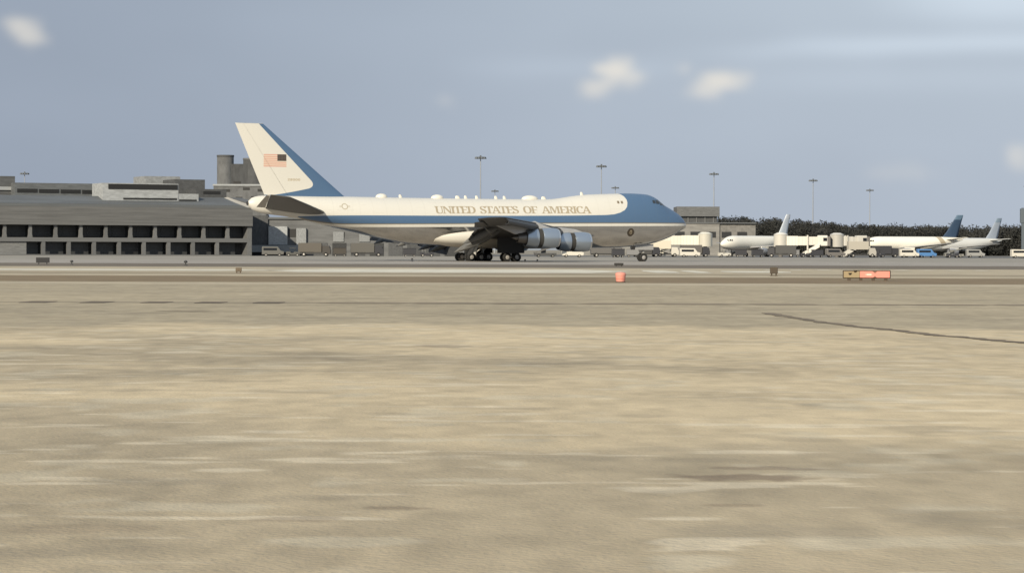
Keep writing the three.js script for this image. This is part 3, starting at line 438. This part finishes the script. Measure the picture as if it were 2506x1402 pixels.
// twin-drum control tower behind the tail
{
  const t = thing('control_tower', 'concrete tower with round drums rising behind the tail fin', 'tower', [-75.5, 0, -720]);
  const cyl = (x, z, r, y0, y1, m, n = 'drum') => { const g = new THREE.CylinderGeometry(r, r * 1.02, y1 - y0, 32); g.translate(x, (y0 + y1) / 2, z); return mesh(n, g, m, t); };
  const c = cyl(-3.6, 0, 2.3, 0, 27.0, concrete); { const g = new THREE.CylinderGeometry(2.4, 2.4, 0.5, 32); g.translate(-3.6, 27.2, 0); mesh('coping', g, concreteDk, c); }
  const d = cyl(4.2, -1, 3.0, 0, 26.2, concreteDk); { const g = new THREE.CylinderGeometry(3.1, 3.1, 0.5, 32); g.translate(4.2, 26.4, -1); mesh('coping', g, concrete, d); }
  const m = mesh('link_block', box(-3, 4.5, 0, 25, -2.5, 1.6), vary(concreteDk, 0.85), t); mesh('window_slot', box(-1.2, 0.8, 19.2, 20.2, 1.62, 1.7), slitM, m);
  const l = mesh('lower_block', box(-6.5, 8, 0, 19, -4, 3.2), concrete, t);
  for (const [x, y] of [[-3.8, 17.3], [-0.4, 15.2], [1.6, 17.8], [3.8, 15.4], [5.6, 17.4]]) mesh('window_slot', box(x, x + 1.8, y, y + 0.7, 3.22, 3.3), slitM, l);
  mesh('ledge', box(-6.7, 8.2, 18.9, 19.4, -4.2, 3.5), concreteLt, l);
}
// low service wing running right from the terminal, behind the jet
{
  const t = thing('service_building', 'low grey service wing with pale wall blocks beyond the jet', 'building', [-61, 0, -642]);
  const B = (n, m, ...b) => mesh(n, box(...b), m, t);
  B('wall', concrete, -3.5, 50, 0, 9.0, -18, 0);
  B('stair_tower', concreteDk, -3.2, 1.0, 0, 9.9, -3, 0.6);
  B('roof_slab', roofM, 1.02, 50.4, 9.0, 9.5, -18.2, 0.5);
  const p = B('pale_block', concreteLt, 1.2, 5.8, 2.7, 7.2, -2, 1.2); B('pale_block', vary(concreteLt, 0.75), 8.0, 10.4, 2.4, 6.8, -2, 0.9);
  B('dark_opening', slitM, 6.0, 7.8, 4.6, 6.6, 0.02, 0.12); B('loading_dock', vary(concreteLt, 0.7), -3.4, 11, 0.9, 2.6, 0.1, 2.4);
  const r = rng(3);
  for (let k = 0; k < 8; k++) { const x = 12.2 + k * 4.6; const d = B('roller_door', vary(concreteDk, 0.5 + 0.8 * r()), x, x + 3.4, 0, 3.2, 0.02, 0.14); if (k % 2) B('wall_window', pane, x + 0.3, x + 3, 4.6, 5.9, 0.02, 0.1); }
  for (let k = 0; k < 5; k++) B('pale_panel', vary(concreteLt, 0.6 + 0.3 * r()), 17 + k * 6.4, 19.6 + k * 6.4, 3.5, 5.4 + r(), 0.15, 0.28);
}
// concourse building behind the nose
{
  const t = thing('concourse_building', 'flat-roofed grey concourse with raised box behind the blue nose', 'building', [63, 0, -800]);
  const B = (n, m, ...b) => mesh(n, box(...b), m, t), lt = mat(0.26, 0.255, 0.245, 0.85, 0, { map: mottle });
  B('wall', lt, -45, 0.5, 0, 9.9, -22, 0); B('wall', vary(lt, 0.82), 0.52, 11.6, 0, 9.5, -20, -0.6);
  const u = B('upper_box', vary(concrete, 1.0), -12.5, 0.6, 12.1, 15.1, -18, -1); const g = B('glazing_band', concreteDk, -11.6, -0.2, 9.9, 12.1, -17, -2); for (let k = 0; k < 4; k++) mesh('mullion', box(-9.2 + k * 2.6, -8.8 + k * 2.6, 9.95, 12.05, -1.98, -1.8), concrete, g);
  B('roof_edge', roofM, -45.2, 11.8, 9.9, 10.25, -22, 0.3);
  const w = rng(6); for (let k = 0; k < 11; k++) B('wall_window', pane, -42 + k * 4.8, -39 + k * 4.8, 5.6, 7.4, -0.5 + (k > 8 ? -0.5 : 0.52), k > 8 ? -0.52 : 0.1);
}
// ---------------------------------------------------------------- parked airliners
function airliner(label, x, z, turn, L, finMat, bodyMat, opts = {}) {
  const t = thing('parked_airliner', label, 'airplane', [x, 0, z], turn, 'airliners parked at the gates');
  const R = 1.98, hc = 3.75, X = s => L / 2 - s;
  const top = curve([[0, 3.35], [0.4, 3.95], [1.5, 4.6], [3, 5.35], [5, 5.7], [L - 9, 5.73], [L - 2, 5.55], [L, 5.25]]), bot = curve([[0, 3.2], [0.4, 2.75], [1.5, 2.25], [4, 1.8], [6, 1.75], [L - 14, 1.75], [L - 5, 3.4], [L - 1, 4.5], [L, 4.85]]), wd = curve([[0, 0.06], [0.4, 0.6], [1.5, 1.25], [4, 1.88], [6, R], [L - 13, R], [L - 5, 1.15], [L - 1, 0.42], [L, 0.2]]);
  const st = [0, 0.15, 0.4, 0.9, 1.5, 2.2, 3, 4, 5, 6]; for (let s = 8; s < L - 13; s += 3) st.push(s); for (let s = L - 13; s <= L + 0.01; s += 1) st.push(s);
  mesh('fuselage', loft(st.map(s => { const o = []; for (let j = 0; j < 24; j++) { const a = j / 24 * 2 * Math.PI; o.push([X(s), (top(s) + bot(s)) / 2 + (top(s) - bot(s)) / 2 * Math.sin(a), wd(s) * Math.cos(a)]); } return o; })), bodyMat, t);
  const S2 = (secs, m, n) => mesh(n, loft(secs.map(([ls, ts, y, zz, th]) => foil(7, 0.11).map(([c, k]) => [X(lerp(ls, ts, c)), y + (th ? 0 : k * (ts - ls)), zz + (th ? k * (ts - ls) : 0)]))), m, t);
  const finB = mesh('tail_fin', loft([[5.3, L - 6.6, L - 1.6], [7.2, L - 5.0, L - 1.2], [9.4, L - 3.5, L - 0.6], [11.75, L - 1.9, L + 0.1]].map(([y, a, b]) => foil(7, 0.1).map(([c, k]) => [X(lerp(a, b, c)), y, k * (b - a)]))), finMat, t);
  if (opts.tip) mesh('fin_tip', loft([[10.5, L - 2.74, L - 0.26], [11.8, L - 1.86, L + 0.12]].map(([y, a, b]) => foil(7, 0.125).map(([c, k]) => [X(lerp(a, b, c)), y, k * (b - a)]))), opts.tip, finB);
  for (const sd of [1, -1]) {
    S2([[L * 0.34, L * 0.34 + 6.6, 2.5, sd * 1.5], [L * 0.34 + 2.8, L * 0.34 + 6.9, 2.9, sd * 6], [L * 0.34 + 8.4, L * 0.34 + 9.9, 3.9, sd * 16.6]], mat(0.3, 0.3, 0.3, 0.5), 'wing');
    S2([[L - 6.2, L - 2.4, 4.95, sd * 0.5], [L - 2.9, L - 1.2, 5.5, sd * 6]], bodyMat, 'tailplane');
    const e = mesh('engine', revolveX([[0, 0.8], [0.02, 0.9], [-0.5, 1.02], [-1.8, 1.0], [-3.2, 0.7], [-3.2, 0.6], [-2, 0.4], [-0.8, 0.05], [-0.8, 0.8], [0, 0.8]], 20).translate(X(L * 0.34 - 0.6), 1.5, sd * 5.6), opts.engine || mat(0.35, 0.36, 0.38, 0.4, 0.4), t); mesh('pylon', box(X(L * 0.34 + 3), X(L * 0.34), 2.2, 2.75, sd * 5.6 - 0.15, sd * 5.6 + 0.15), bodyMat, e);
    mesh('landing_gear', join([rod([X(L * 0.5), 0.5, sd * 3.6], [X(L * 0.5), 2.4, sd * 3.6], 0.14), ...[-0.35, 0.35].map(d => wheel(0.55, 0.35).translate(X(L * 0.5), 0.55, sd * 3.6 + d))]), rubber, t);
    for (const [a, b] of [[1.75, 2.15], [2.25, 2.7], [2.8, 3.2]]) { const pts = [[a, 4.25], [b, 4.32], [b, 4.78], [a, 4.6]].map(([s, y]) => { const hh = (top(s) - bot(s)) / 2, c = (top(s) + bot(s)) / 2; return [X(s), y, sd * (wd(s) * Math.sqrt(Math.max(0, 1 - ((y - c) / hh) ** 2)) + 0.03)]; }); mesh('cockpit_window', loft([[pts[0], pts[1]], [pts[3], pts[2]]], { close: false, caps: false }), darkGlass2, t); }
  }
  mesh('nose_gear', join([rod([X(4.6), 0.4, 0], [X(4.6), 1.9, 0], 0.1), ...[-0.2, 0.2].map(d => wheel(0.38, 0.22).translate(X(4.6), 0.38, d))]), rubber, t);
  if (opts.band) { const s0 = L * 0.72, m = opts.band; mesh('tail_band', loft([0, 0.8, 1.6].map(k => { const o = []; for (let j = 0; j < 24; j++) { const a = j / 24 * 2 * Math.PI, sn = Math.sin(a), s = s0 + k + (1 - sn) * 1.0; o.push([X(s), (top(s) + bot(s)) / 2 + ((top(s) - bot(s)) / 2 + 0.03) * sn, (wd(s) + 0.03) * Math.cos(a)]); } return o; }), { caps: false }), m, t); }
  return t;
}
const darkGlass2 = new THREE.MeshStandardMaterial({ color: lin(0.02, 0.022, 0.025), roughness: 0.2, side: THREE.DoubleSide });
const body1 = mat(0.78, 0.75, 0.66, 0.35), body2 = mat(0.6, 0.6, 0.57, 0.35), blueFin = mat(0.03, 0.055, 0.1, 0.4), paleFin = mat(0.3, 0.34, 0.4, 0.4), whiteFin = mat(0.62, 0.66, 0.7, 0.4);
airliner('white airliner seen nose-on with pale blue tail, nearest the concourse', 67.0, -717, Math.atan2(-0.74, -0.67), 31.5, whiteFin, body1, { tip: mat(0.7, 0.72, 0.75, 0.4), band: mat(0.45, 0.52, 0.6, 0.4) });
airliner('white airliner parked side-on with dark blue tail fin', 111.2, -726, Math.atan2(-0.3, -0.954), 31.2, blueFin, body1, { tip: mat(0.1, 0.16, 0.23, 0.4), band: mat(0.42, 0.36, 0.26, 0.5) });
airliner('airliner with pale grey-blue tail fin half hidden behind another jet', 133, -786, Math.atan2(-0.5, -0.866), 37, paleFin, body2, { tip: mat(0.2, 0.26, 0.33, 0.4) });
// ---------------------------------------------------------------- passenger bridges
function jetBridge(label, x, z, turn, len, opts = {}) {
  const t = thing('passenger_bridge', label, 'jet bridge', [x, 0, z], turn, 'passenger bridges at the gates'), m = opts.mat || mat(0.68, 0.65, 0.56, 0.5), dk = mat(0.14, 0.13, 0.12, 0.7);
  const rot = mesh('rotunda', new THREE.CylinderGeometry(1.9, 1.9, 3.3, 20).translate(0, 4.4, 0), vary(m, 0.75), t); mesh('rotunda_roof', new THREE.CylinderGeometry(0.9, 2.0, 0.5, 20).translate(0, 6.3, 0), m, rot);
  mesh('column', new THREE.CylinderGeometry(0.5, 0.6, 2.8, 12).translate(0, 1.4, 0), dk, t);
  const n = 3, seg = (len - 3) / n;
  for (let k = 0; k < n; k++) { const s = 1.3 - k * 0.08, tn = mesh('tunnel_section', box(1.6 + k * seg, 1.6 + (k + 1) * seg + 0.3, 4.35 - s, 4.35 + s, -s, s, 0.06), vary(m, 1 - 0.07 * k), t); const ribs = []; for (let q = 0.5; q < seg - 0.2; q += 0.9) ribs.push(box(1.6 + k * seg + q, 1.68 + k * seg + q, 4.4 - s, 4.3 + s, -s - 0.03, s + 0.03)); mesh('ribs', join(ribs), vary(m, 0.8), tn); }
  const c = mesh('cab', box(len - 1.4, len + 1.4, 2.95, 5.85, -1.7, 1.7, 0.25), vary(m, 0.9), t); mesh('cab_window', box(len + 0.2, len + 1.2, 4.3, 5.2, 1.68, 1.74), darkGlass, c); mesh('canopy', box(len + 1.3, len + 2.2, 2.9, 5.6, -1.6, 1.6, 0.2), dk, c);
  mesh('drive_column', join([box(len - 4.2, len - 3.8, 0.6, 5.9, 1.3, 1.6), box(len - 4.2, len - 3.8, 0.6, 5.9, -1.6, -1.3), box(len - 4.5, len - 3.5, 0.5, 0.9, -1.6, 1.6)]), vary(m, 0.8), t);
  for (const d of [-1, 1]) mesh('wheel', wheel(0.5, 0.4).translate(len - 4, 0.5, d), rubber, t);
  const stairs = []; for (let k = 0; k < 12; k++) stairs.push(box(len - 1.2 - k * 0.34, len - 0.8 - k * 0.34, 2.75 - k * 0.23, 2.85 - k * 0.23, 1.75, 2.65)); const L = [len - 0.8, 2.95], E2 = [len - 5.1, 0.1]; for (const zz of [1.72, 2.68]) stairs.push(new THREE.ExtrudeGeometry(new THREE.Shape([new THREE.Vector2(L[0], L[1] + 0.9), new THREE.Vector2(L[0], L[1] - 0.3), new THREE.Vector2(E2[0] - 0.2, E2[1]), new THREE.Vector2(E2[0] - 0.4, E2[1] + 1.0)]), { depth: 0.04, bevelEnabled: false }).translate(0, 0, zz - 0.02)); mesh('stairs', join(stairs), m, t);
  return t;
}
jetBridge('cream passenger bridge just under the jumbo jet nose', 51.3, -694, Math.PI - 0.12, 16);
jetBridge('cream passenger bridge with stairs right of the nose-on airliner', 72.6, -706, -0.1, 11.2, { mat: mat(0.7, 0.67, 0.6, 0.5) });
jetBridge('short pale passenger bridge at the nose of the side-on airliner', 87.8, -706, 0.1, 6.6, { mat: mat(0.55, 0.53, 0.48, 0.5) });
// ---------------------------------------------------------------- light masts
const mastG = [];
[[-185.1, -991.3, 'light mast head above the left end of the terminal'], [-9.8, -802.9, 'leftmost tall light mast above the jumbo jet roof'], [30.0, -880.8, 'tall light mast above the front of the jumbo jet'], [74.5, -965.4, 'tall light mast in the sky right of the blue nose'], [120.9, -1050.1, 'light mast above the pale blue tail of nose-on airliner'], [166.4, -1215.7, 'shorter-looking light mast above the side-on airliner'], [223, -1130, 'light mast cut by the right edge of the view'], [-8.4, -1259.7, 'small far light mast just over the jumbo jet roof'], [46.7, -1185.3, 'small far light mast just above the jumbo jet upper deck']].forEach(([x, z, label]) => {
  const t = thing('light_mast', label, 'light mast', [x, 0, z], 0, 'floodlight masts over the aprons'), pm = mat(0.28, 0.3, 0.33, 0.6, 0.1), hd = mat(0.1, 0.11, 0.12, 0.6);
  mesh('pole', rod([0, 0, 0], [0, 30, 0], 0.3, 0.14, 10), pm, t);
  const ring = new THREE.TorusGeometry(1.35, 0.13, 8, 24); ring.rotateX(Math.PI / 2); ring.translate(0, 30, 0); const h = mesh('head_ring', join([ring, ...[0, 1, 2].map(k => rod([-1.35 * Math.cos(k * 1.05), 30, -1.35 * Math.sin(k * 1.05)], [1.35 * Math.cos(k * 1.05), 30, 1.35 * Math.sin(k * 1.05)], 0.07)), rod([0, 29.8, 0], [0, 30.6, 0], 0.25)]), hd, t);
  for (let k = 0; k < 10; k++) { const a = k / 10 * 2 * Math.PI; mesh('floodlight', new THREE.CylinderGeometry(0.2, 0.42, 0.6, 10).translate(1.45 * Math.cos(a), 29.85, 1.45 * Math.sin(a)), hd, h); }
});
// dark mast cut by the right edge
{ const t = thing('sign_pylon', 'dark narrow pylon at the right edge of the view', 'pylon', [134.9, 0, -690]); mesh('shaft', join([box(-0.35, 0.35, 0, 13.2, -0.35, 0.35), box(-0.7, 0.9, 9.2, 13, -0.5, 0.5, 0.06)]), mat(0.09, 0.11, 0.13, 0.6), t); mesh('footing', box(-1, 1, 0, 0.5, -1, 1), concrete, t); }
// ---------------------------------------------------------------- ground vehicles
function vehicle(kind, label, x, z, turn, colour, second) {
  const m = mat(...colour, 0.4), m2 = second ? mat(...second, 0.5) : vary(m, 0.8), names = { truck: 'service_truck', van: 'service_van', tug: 'baggage_tug', cart: 'baggage_cart', lift: 'catering_truck', loader: 'belt_loader' };
  const t = thing(names[kind], label, { truck: 'truck', van: 'van', tug: 'tug', cart: 'cart', lift: 'truck', loader: 'loader' }[kind], [x, 0, z], turn, 'vehicles on the apron');
  const wh = (pts, r, w) => pts.forEach(([a, b]) => { const k = mesh('wheel', wheel(r, w).translate(a, r, b), rubber, t); mesh('wheel_hub', hubGeo(r, w).translate(a, r, b), hubM, k); });
  const profile = (pts, w) => new THREE.ExtrudeGeometry(new THREE.Shape(pts.map(p => new THREE.Vector2(...p))), { depth: w - 0.16, bevelEnabled: true, bevelThickness: 0.08, bevelSize: 0.06, bevelSegments: 2 }).translate(0, 0, -(w - 0.16) / 2);
  if (kind === 'van') { mesh('body', profile([[-2.5, 0.45], [2.4, 0.45], [2.5, 1.05], [1.75, 1.25], [1.1, 2.15], [-2.4, 2.2], [-2.5, 2.0]], 1.9), m, t); for (const s of [1, -1]) { mesh('side_window', box(-2.2, 0.9, 1.35, 1.9, s * 0.96 - 0.01, s * 0.96 + 0.02), darkGlass, t); mesh('headlight', box(2.48, 2.58, 0.75, 0.95, s * 0.65 - 0.15, s * 0.65 + 0.15), m2, t); } wh([[-1.6, 0.85], [-1.6, -0.85], [1.5, 0.85], [1.5, -0.85]], 0.36, 0.24); }
  if (kind === 'truck' || kind === 'lift') { const up = kind === 'lift' ? 1.1 : 0; mesh('chassis', box(-3.8, 3.4, 0.55, 0.9, -1, 1), darkMetal, t); const c = mesh('cab', profile([[1.7, 0.6], [3.5, 0.6], [3.55, 1.4], [3.2, 2.4], [1.7, 2.45]], 2.2), m, t); mesh('windscreen', box(3.3, 3.5, 1.5, 2.2, -0.9, 0.9), darkGlass, c); mesh('cargo_box', box(-3.9, 1.5, 0.95 + up, 3.1 + up, -1.2, 1.2, 0.05), m2, t); if (up) mesh('scissor_lift', join([rod([-3, 0.9, 0.8], [0.8, 2.05, 0.8], 0.1), rod([-3, 2.05, 0.8], [0.8, 0.9, 0.8], 0.1), rod([-3, 0.9, -0.8], [0.8, 2.05, -0.8], 0.1), rod([-3, 2.05, -0.8], [0.8, 0.9, -0.8], 0.1)]), darkMetal, t); wh([[-2.6, 1], [-2.6, -1], [2.5, 1], [2.5, -1]], 0.48, 0.32); }
  if (kind === 'tug') { mesh('body', profile([[-1.5, 0.35], [1.5, 0.35], [1.5, 0.95], [0.3, 1.0], [0.2, 0.75], [-0.5, 0.75], [-0.6, 1.05], [-1.5, 1.05]], 1.5), m, t); mesh('roof', box(-0.8, 0.6, 1.85, 1.95, -0.7, 0.7), m2, t); mesh('roof_posts', join([[-0.7, 0.6], [-0.7, -0.6], [0.45, 0.6], [0.45, -0.6]].map(([a, b]) => rod([a, 0.9, b], [a, 1.9, b], 0.04))), darkMetal, t); wh([[-1, 0.7], [-1, -0.7], [1, 0.7], [1, -0.7]], 0.34, 0.24); }
  if (kind === 'cart') { mesh('deck', box(-1.5, 1.5, 0.45, 0.6, -0.75, 0.75), darkMetal, t); mesh('curtain_box', box(-1.45, 1.45, 0.6, 1.9, -0.72, 0.72, 0.04), m, t); mesh('roof', box(-1.55, 1.55, 1.9, 2.0, -0.8, 0.8), m2, t); wh([[-1, 0.65], [-1, -0.65], [1, 0.65], [1, -0.65]], 0.24, 0.18); }
  if (kind === 'loader') { mesh('body', profile([[-2.6, 0.4], [2.4, 0.4], [2.4, 0.9], [-2.6, 0.9]], 1.7), m, t); mesh('belt', new THREE.BoxGeometry(6.4, 0.25, 0.8).rotateZ(0.28).translate(0.2, 1.9, 0.3), m2, t); mesh('cab', box(-1, 0.1, 0.9, 2.1, -0.8, -0.2, 0.06), m, t); wh([[-1.7, 0.75], [-1.7, -0.75], [1.6, 0.75], [1.6, -0.75]], 0.38, 0.26); }
  return t;
}
const W = [0.6, 0.57, 0.5], K = [0.04, 0.04, 0.045], GR = [0.2, 0.2, 0.2], BL = [0.08, 0.2, 0.42];
vehicle('lift', 'catering truck with raised cream box behind the nose wheel', 39.2, -672, 0.15, W, [0.66, 0.6, 0.48]);
vehicle('truck', 'dark truck parked beside the raised catering truck', 47.5, -676, 0.1, K, [0.12, 0.11, 0.1]);
vehicle('van', 'white van in front of the dark truck', 44.6, -655, 0.05, W);
vehicle('tug', 'white tug left of the nose-on airliner', 54.3, -668, 0.3, W);
vehicle('cart', 'dark baggage cart under the nose-on airliner wing', 60.5, -690, 0, K);
vehicle('cart', 'grey baggage cart behind the bridge stairs', 75.5, -700, 0, GR);
vehicle('truck', 'black truck under the long cream bridge', 70.5, -684, 3.0, K, [0.05, 0.05, 0.05]);
vehicle('van', 'dark grey van between the bridge stairs and short bridge', 85.4, -690, 0.2, [0.16, 0.15, 0.14]);
vehicle('lift', 'catering truck with beige box below the short pale bridge', 92.5, -690, 0.1, [0.4, 0.38, 0.34], [0.42, 0.39, 0.33]);
vehicle('tug', 'dark tug at the nose wheel of the side-on airliner', 98.5, -702, 0.2, K);
vehicle('van', 'blue van under the wing of the side-on airliner', 109.5, -690, 0.1, BL);
vehicle('van', 'white van touching the blue van', 104.6, -688, 0.1, W);
vehicle('loader', 'pale belt loader behind the side-on airliner tail', 118.5, -700, 0.1, [0.25, 0.245, 0.22]);
vehicle('van', 'pale grey van below the half-hidden airliner tail', 129.5, -730, 0.1, [0.3, 0.3, 0.29]);
vehicle('van', 'white van at the right edge of the apron', 133.2, -684, 0.1, W);
vehicle('truck', 'grey truck beyond the jumbo jet rear belly', -33.5, -605, 0.1, K, [0.1, 0.095, 0.085]);
vehicle('cart', 'dark cart left of the main wheels', -23.5, -598, 0.1, K);
vehicle('tug', 'dark tug right behind the dark cart', -19.5, -598, 0.1, K);
vehicle('truck', 'brown-grey truck in front of the pale wall blocks', -45.5, -604, 0, [0.05, 0.045, 0.04], [0.085, 0.075, 0.062]);
vehicle('cart', 'brown cart beside the brown-grey truck', -39.6, -600, 0.1, [0.06, 0.052, 0.043]);
vehicle('van', 'grey van near the terminal right corner', -55.5, -606, 0.1, [0.12, 0.118, 0.11]);
vehicle('truck', 'grey truck seen between the engines and nose wheel', 22.5, -620, 0.1, [0.14, 0.135, 0.13], [0.12, 0.115, 0.11]);
vehicle('van', 'white van seen under the inner engine', 14.2, -612, 0.1, W);
vehicle('cart', 'grey cart seen under the jumbo jet forward belly', 28.6, -618, 0, GR);
vehicle('cart', 'black baggage cart nearest the nose-on airliner left engine', 63.5, -676, 0.1, K);
vehicle('tug', 'black tug beside the black truck', 76.8, -682, 0.2, K);
vehicle('cart', 'black cart at the foot of the bridge stairs', 80.2, -686, 0.1, K);
vehicle('truck', 'black truck under the side-on airliner nose', 101.2, -708, 0.1, K, [0.04, 0.04, 0.045]);
vehicle('cart', 'black cart between the blue van and side-on airliner wheels', 113.3, -712, 0.1, K);
vehicle('tug', 'black tug under the side-on airliner rear', 116.4, -690, 0.1, K);
vehicle('truck', 'low black truck left of the catering truck', 34.2, -668, 0.1, K, [0.06, 0.058, 0.055]);
vehicle('cart', 'black cart seen just ahead of the inner engine', 24.6, -606, 0.1, K);
vehicle('cart', 'grey cart behind the main wheels', -8.5, -602, 0.1, [0.1, 0.1, 0.1]);
vehicle('loader', 'dark belt loader between the main wheels and inner engine', 7.8, -608, 0.1, [0.07, 0.07, 0.07], [0.12, 0.115, 0.11]);
vehicle('tug', 'dark tug below the jumbo jet tail cone', -50.2, -598, 0.1, [0.09, 0.088, 0.08]);
// ---------------------------------------------------------------- small things on the airfield
const brown = mat(0.075, 0.058, 0.042, 0.8), redPaint = mat(0.62, 0.16, 0.11, 0.6);
{
  const t = thing('guidance_sign', 'low red and brown airfield sign on the dry grass', 'sign', [20, 0, -147.1], -0.1), F = (n, m, ...b) => mesh(n, box(...b), m, t);
  F('housing', brown, -1.36, 1.32, 0.16, 0.62, -0.16, 0.1, 0.04);
  F('tan_panel', mat(0.3, 0.23, 0.13, 0.7), -1.3, -0.42, 0.2, 0.55, 0.102, 0.13);
  const cv = document.createElement('canvas'); cv.width = 256; cv.height = 64; const x = cv.getContext('2d'); x.fillStyle = 'rgb(222,136,120)'; x.fillRect(0, 0, 256, 64); x.fillStyle = 'rgb(232,206,190)'; x.fillRect(58, 26, 40, 14); x.fillRect(46, 30, 60, 5); x.fillStyle = 'rgb(120,84,66)'; x.beginPath(); x.moveTo(108, 0); x.lineTo(150, 0); x.lineTo(129, 22); x.fill(); x.beginPath(); x.moveTo(112, 64); x.lineTo(146, 64); x.lineTo(129, 46); x.fill();
  const tx = new THREE.CanvasTexture(cv); tx.colorSpace = THREE.SRGBColorSpace; mesh('red_panel', box(-0.4, 1.26, 0.2, 0.56, 0.102, 0.14), new THREE.MeshStandardMaterial({ map: tx, roughness: 0.55 }), t);
  for (const a of [-1.0, -0.35, 0.35, 1.05]) F('leg', brown, a - 0.1, a + 0.1, 0, 0.16, -0.05, 0.05);
  for (const [a, b] of [[-0.95, 0.22], [-0.66, 0.36]]) mesh('dark_mark', new THREE.ConeGeometry(0.12, 0.24, 3).rotateX(Math.PI).translate(a, b + 0.12, 0.1), brown, t);
}
{ const t = thing('red_marker', 'single red marker drum standing on the dry grass edge', 'marker', [5.65, 0, -135.9]); mesh('drum', new THREE.LatheGeometry([[0.01, 0], [0.22, 0], [0.235, 0.1], [0.26, 0.3], [0.28, 0.42], [0.27, 0.49], [0.2, 0.54], [0.01, 0.56]].map(p => new THREE.Vector2(...p)), 20), mat(0.66, 0.27, 0.21, 0.7), t); mesh('collar', new THREE.TorusGeometry(0.235, 0.02, 6, 20).rotateX(Math.PI / 2).translate(0, 0.2, 0), redPaint, t); mesh('base', new THREE.CylinderGeometry(0.24, 0.3, 0.06, 16).translate(0, 0.03, 0), brown, t); }
function boxSign(label, x, z, w, h, m = brown) { const t = thing('marker_board', label, 'marker board', [x, 0, z], 0.1, 'dark marker boards beside the runway'); mesh('board', box(-w / 2, w / 2, h * 0.3, h, -0.12, 0.12, 0.04), m, t); for (const s of [-1, 1]) mesh('leg', box(s * w * 0.3 - 0.04, s * w * 0.3 + 0.04, 0, h * 0.31, -0.04, 0.04), m, t); mesh('plate', box(-w * 0.42, w * 0.42, 0, 0.04, -0.3, 0.3), m, t); return t; }
boxSign('dark upright marker board left of the red sign', 17.39, -173.4, 0.5, 0.6);
boxSign('small brown marker board below the tail fin', -18.88, -180.3, 0.42, 0.4, mat(0.13, 0.1, 0.07, 0.8));
boxSign('wide dark marker board in front of the terminal', -47.68, -265.3, 1.35, 0.75, mat(0.02, 0.02, 0.022, 0.7));
boxSign('dark marker board in front of the nose wheel', 11.1, -271.5, 0.95, 0.36, mat(0.03, 0.028, 0.026, 0.7));
function edgeLight(label, x, z, k = 1) { const t = thing('runway_light', label, 'runway light', [x, 0, z], 0, 'runway edge lights'); mesh('stem', rod([0, 0, 0], [0, 0.28 * k, 0], 0.05 * k, 0.05 * k, 8), darkMetal, t); mesh('lamp_head', new THREE.LatheGeometry([[0.01, 0], [0.17, 0.02], [0.16, 0.12], [0.1, 0.2], [0.01, 0.22]].map(p => new THREE.Vector2(p[0] * k, p[1] * k + 0.26 * k)), 14), darkMetal, t); mesh('base_can', new THREE.CylinderGeometry(0.16 * k, 0.2 * k, 0.08, 14).translate(0, 0.04, 0), darkMetal, t); }
edgeLight('dark edge light in front of the terminal bays', -32.55, -260.4, 1.1);
edgeLight('tiny dark edge light left of the main wheels', -13.96, -364.5, 1);
edgeLight('tiny edge light just right of the main wheels', 1.81, -364, 0.8);
edgeLight('tiny edge light below the inner engine', 3.5, -362, 0.8);
edgeLight('tiny edge light beside the wide dark marker board', -45.2, -268, 1);
// ---------------------------------------------------------------- far wood behind the gates
{
  const r = rng(99), tri = []; for (let k = 0; k < 30; k++) { const c = new THREE.Vector3(r() - 0.5, r() - 0.5, r() - 0.5).multiplyScalar(1.9), a = new THREE.Vector3(r() - 0.5, r() - 0.5, r() - 0.5).normalize(), b = new THREE.Vector3(r() - 0.5, r() - 0.5, r() - 0.5).normalize(); const s = 0.2 + 0.2 * r(); for (const q of [c, c.clone().addScaledVector(a, s * 1.6), c.clone().addScaledVector(b, s * 1.6)]) tri.push(q.x, q.y, q.z); }
  const g = new THREE.BufferGeometry(); g.setAttribute('position', new THREE.Float32BufferAttribute(tri, 3)); g.computeVertexNormals();
  const height = curve([[-300, 12], [20, 12], [60, 12.5], [78, 13.2], [95, 13.2], [126, 11.0], [148, 10.4], [164, 11.2], [179, 9.6], [195, 10.6], [215, 11], [400, 13], [700, 12]]);
  const list = [];
  for (let k = 0; k < 380; k++) {
    const row = k % 5, x = 40 + (k + r()) / 380 * 300 + (r() - 0.5) * 4, z = -965 - row * 22 - r() * 16, H = height(x * 1000 / -z) * (0.88 + 0.2 * r()) * (-z / 1000) * (row > 1 ? 1.02 : 0.93), w = 2.4 + 2.2 * r();
    for (let c = 0; c < 70; c++) { const u = r() * 2 * Math.PI, v = Math.acos(2 * r() - 1), q = 0.75 + 0.3 * r(); list.push([x + w * q * Math.sin(v) * Math.cos(u) * 1.2, H * 0.52 + H * 0.48 * q * Math.cos(v) * 0.97, z + w * q * Math.sin(v) * Math.sin(u), 0.8 + 0.9 * r(), r() * 6.3, r()]); }
  }
  const im = new THREE.InstancedMesh(g, new THREE.MeshStandardMaterial({ color: 0xffffff, roughness: 0.95, side: THREE.DoubleSide }), list.length), M = new THREE.Matrix4(), q = new THREE.Quaternion(), C = new THREE.Color();
  list.forEach(([x, y, z, s, a, c], i) => { M.compose(new THREE.Vector3(x, y, z), q.setFromEuler(new THREE.Euler(a, a * 1.7, a * 0.6)), new THREE.Vector3(s, s, s)); im.setMatrixAt(i, M); im.setColorAt(i, C.setRGB(lerp(0.026, 0.036, c), lerp(0.027, 0.037, c), lerp(0.025, 0.033, c))); });
  im.name = 'far_wood'; im.userData = { kind: 'stuff', label: 'dark belt of distant trees behind the parked airliners', category: 'woodland' }; im.castShadow = im.receiveShadow = true; scene.add(im);
}
renderer.render(scene, camera);
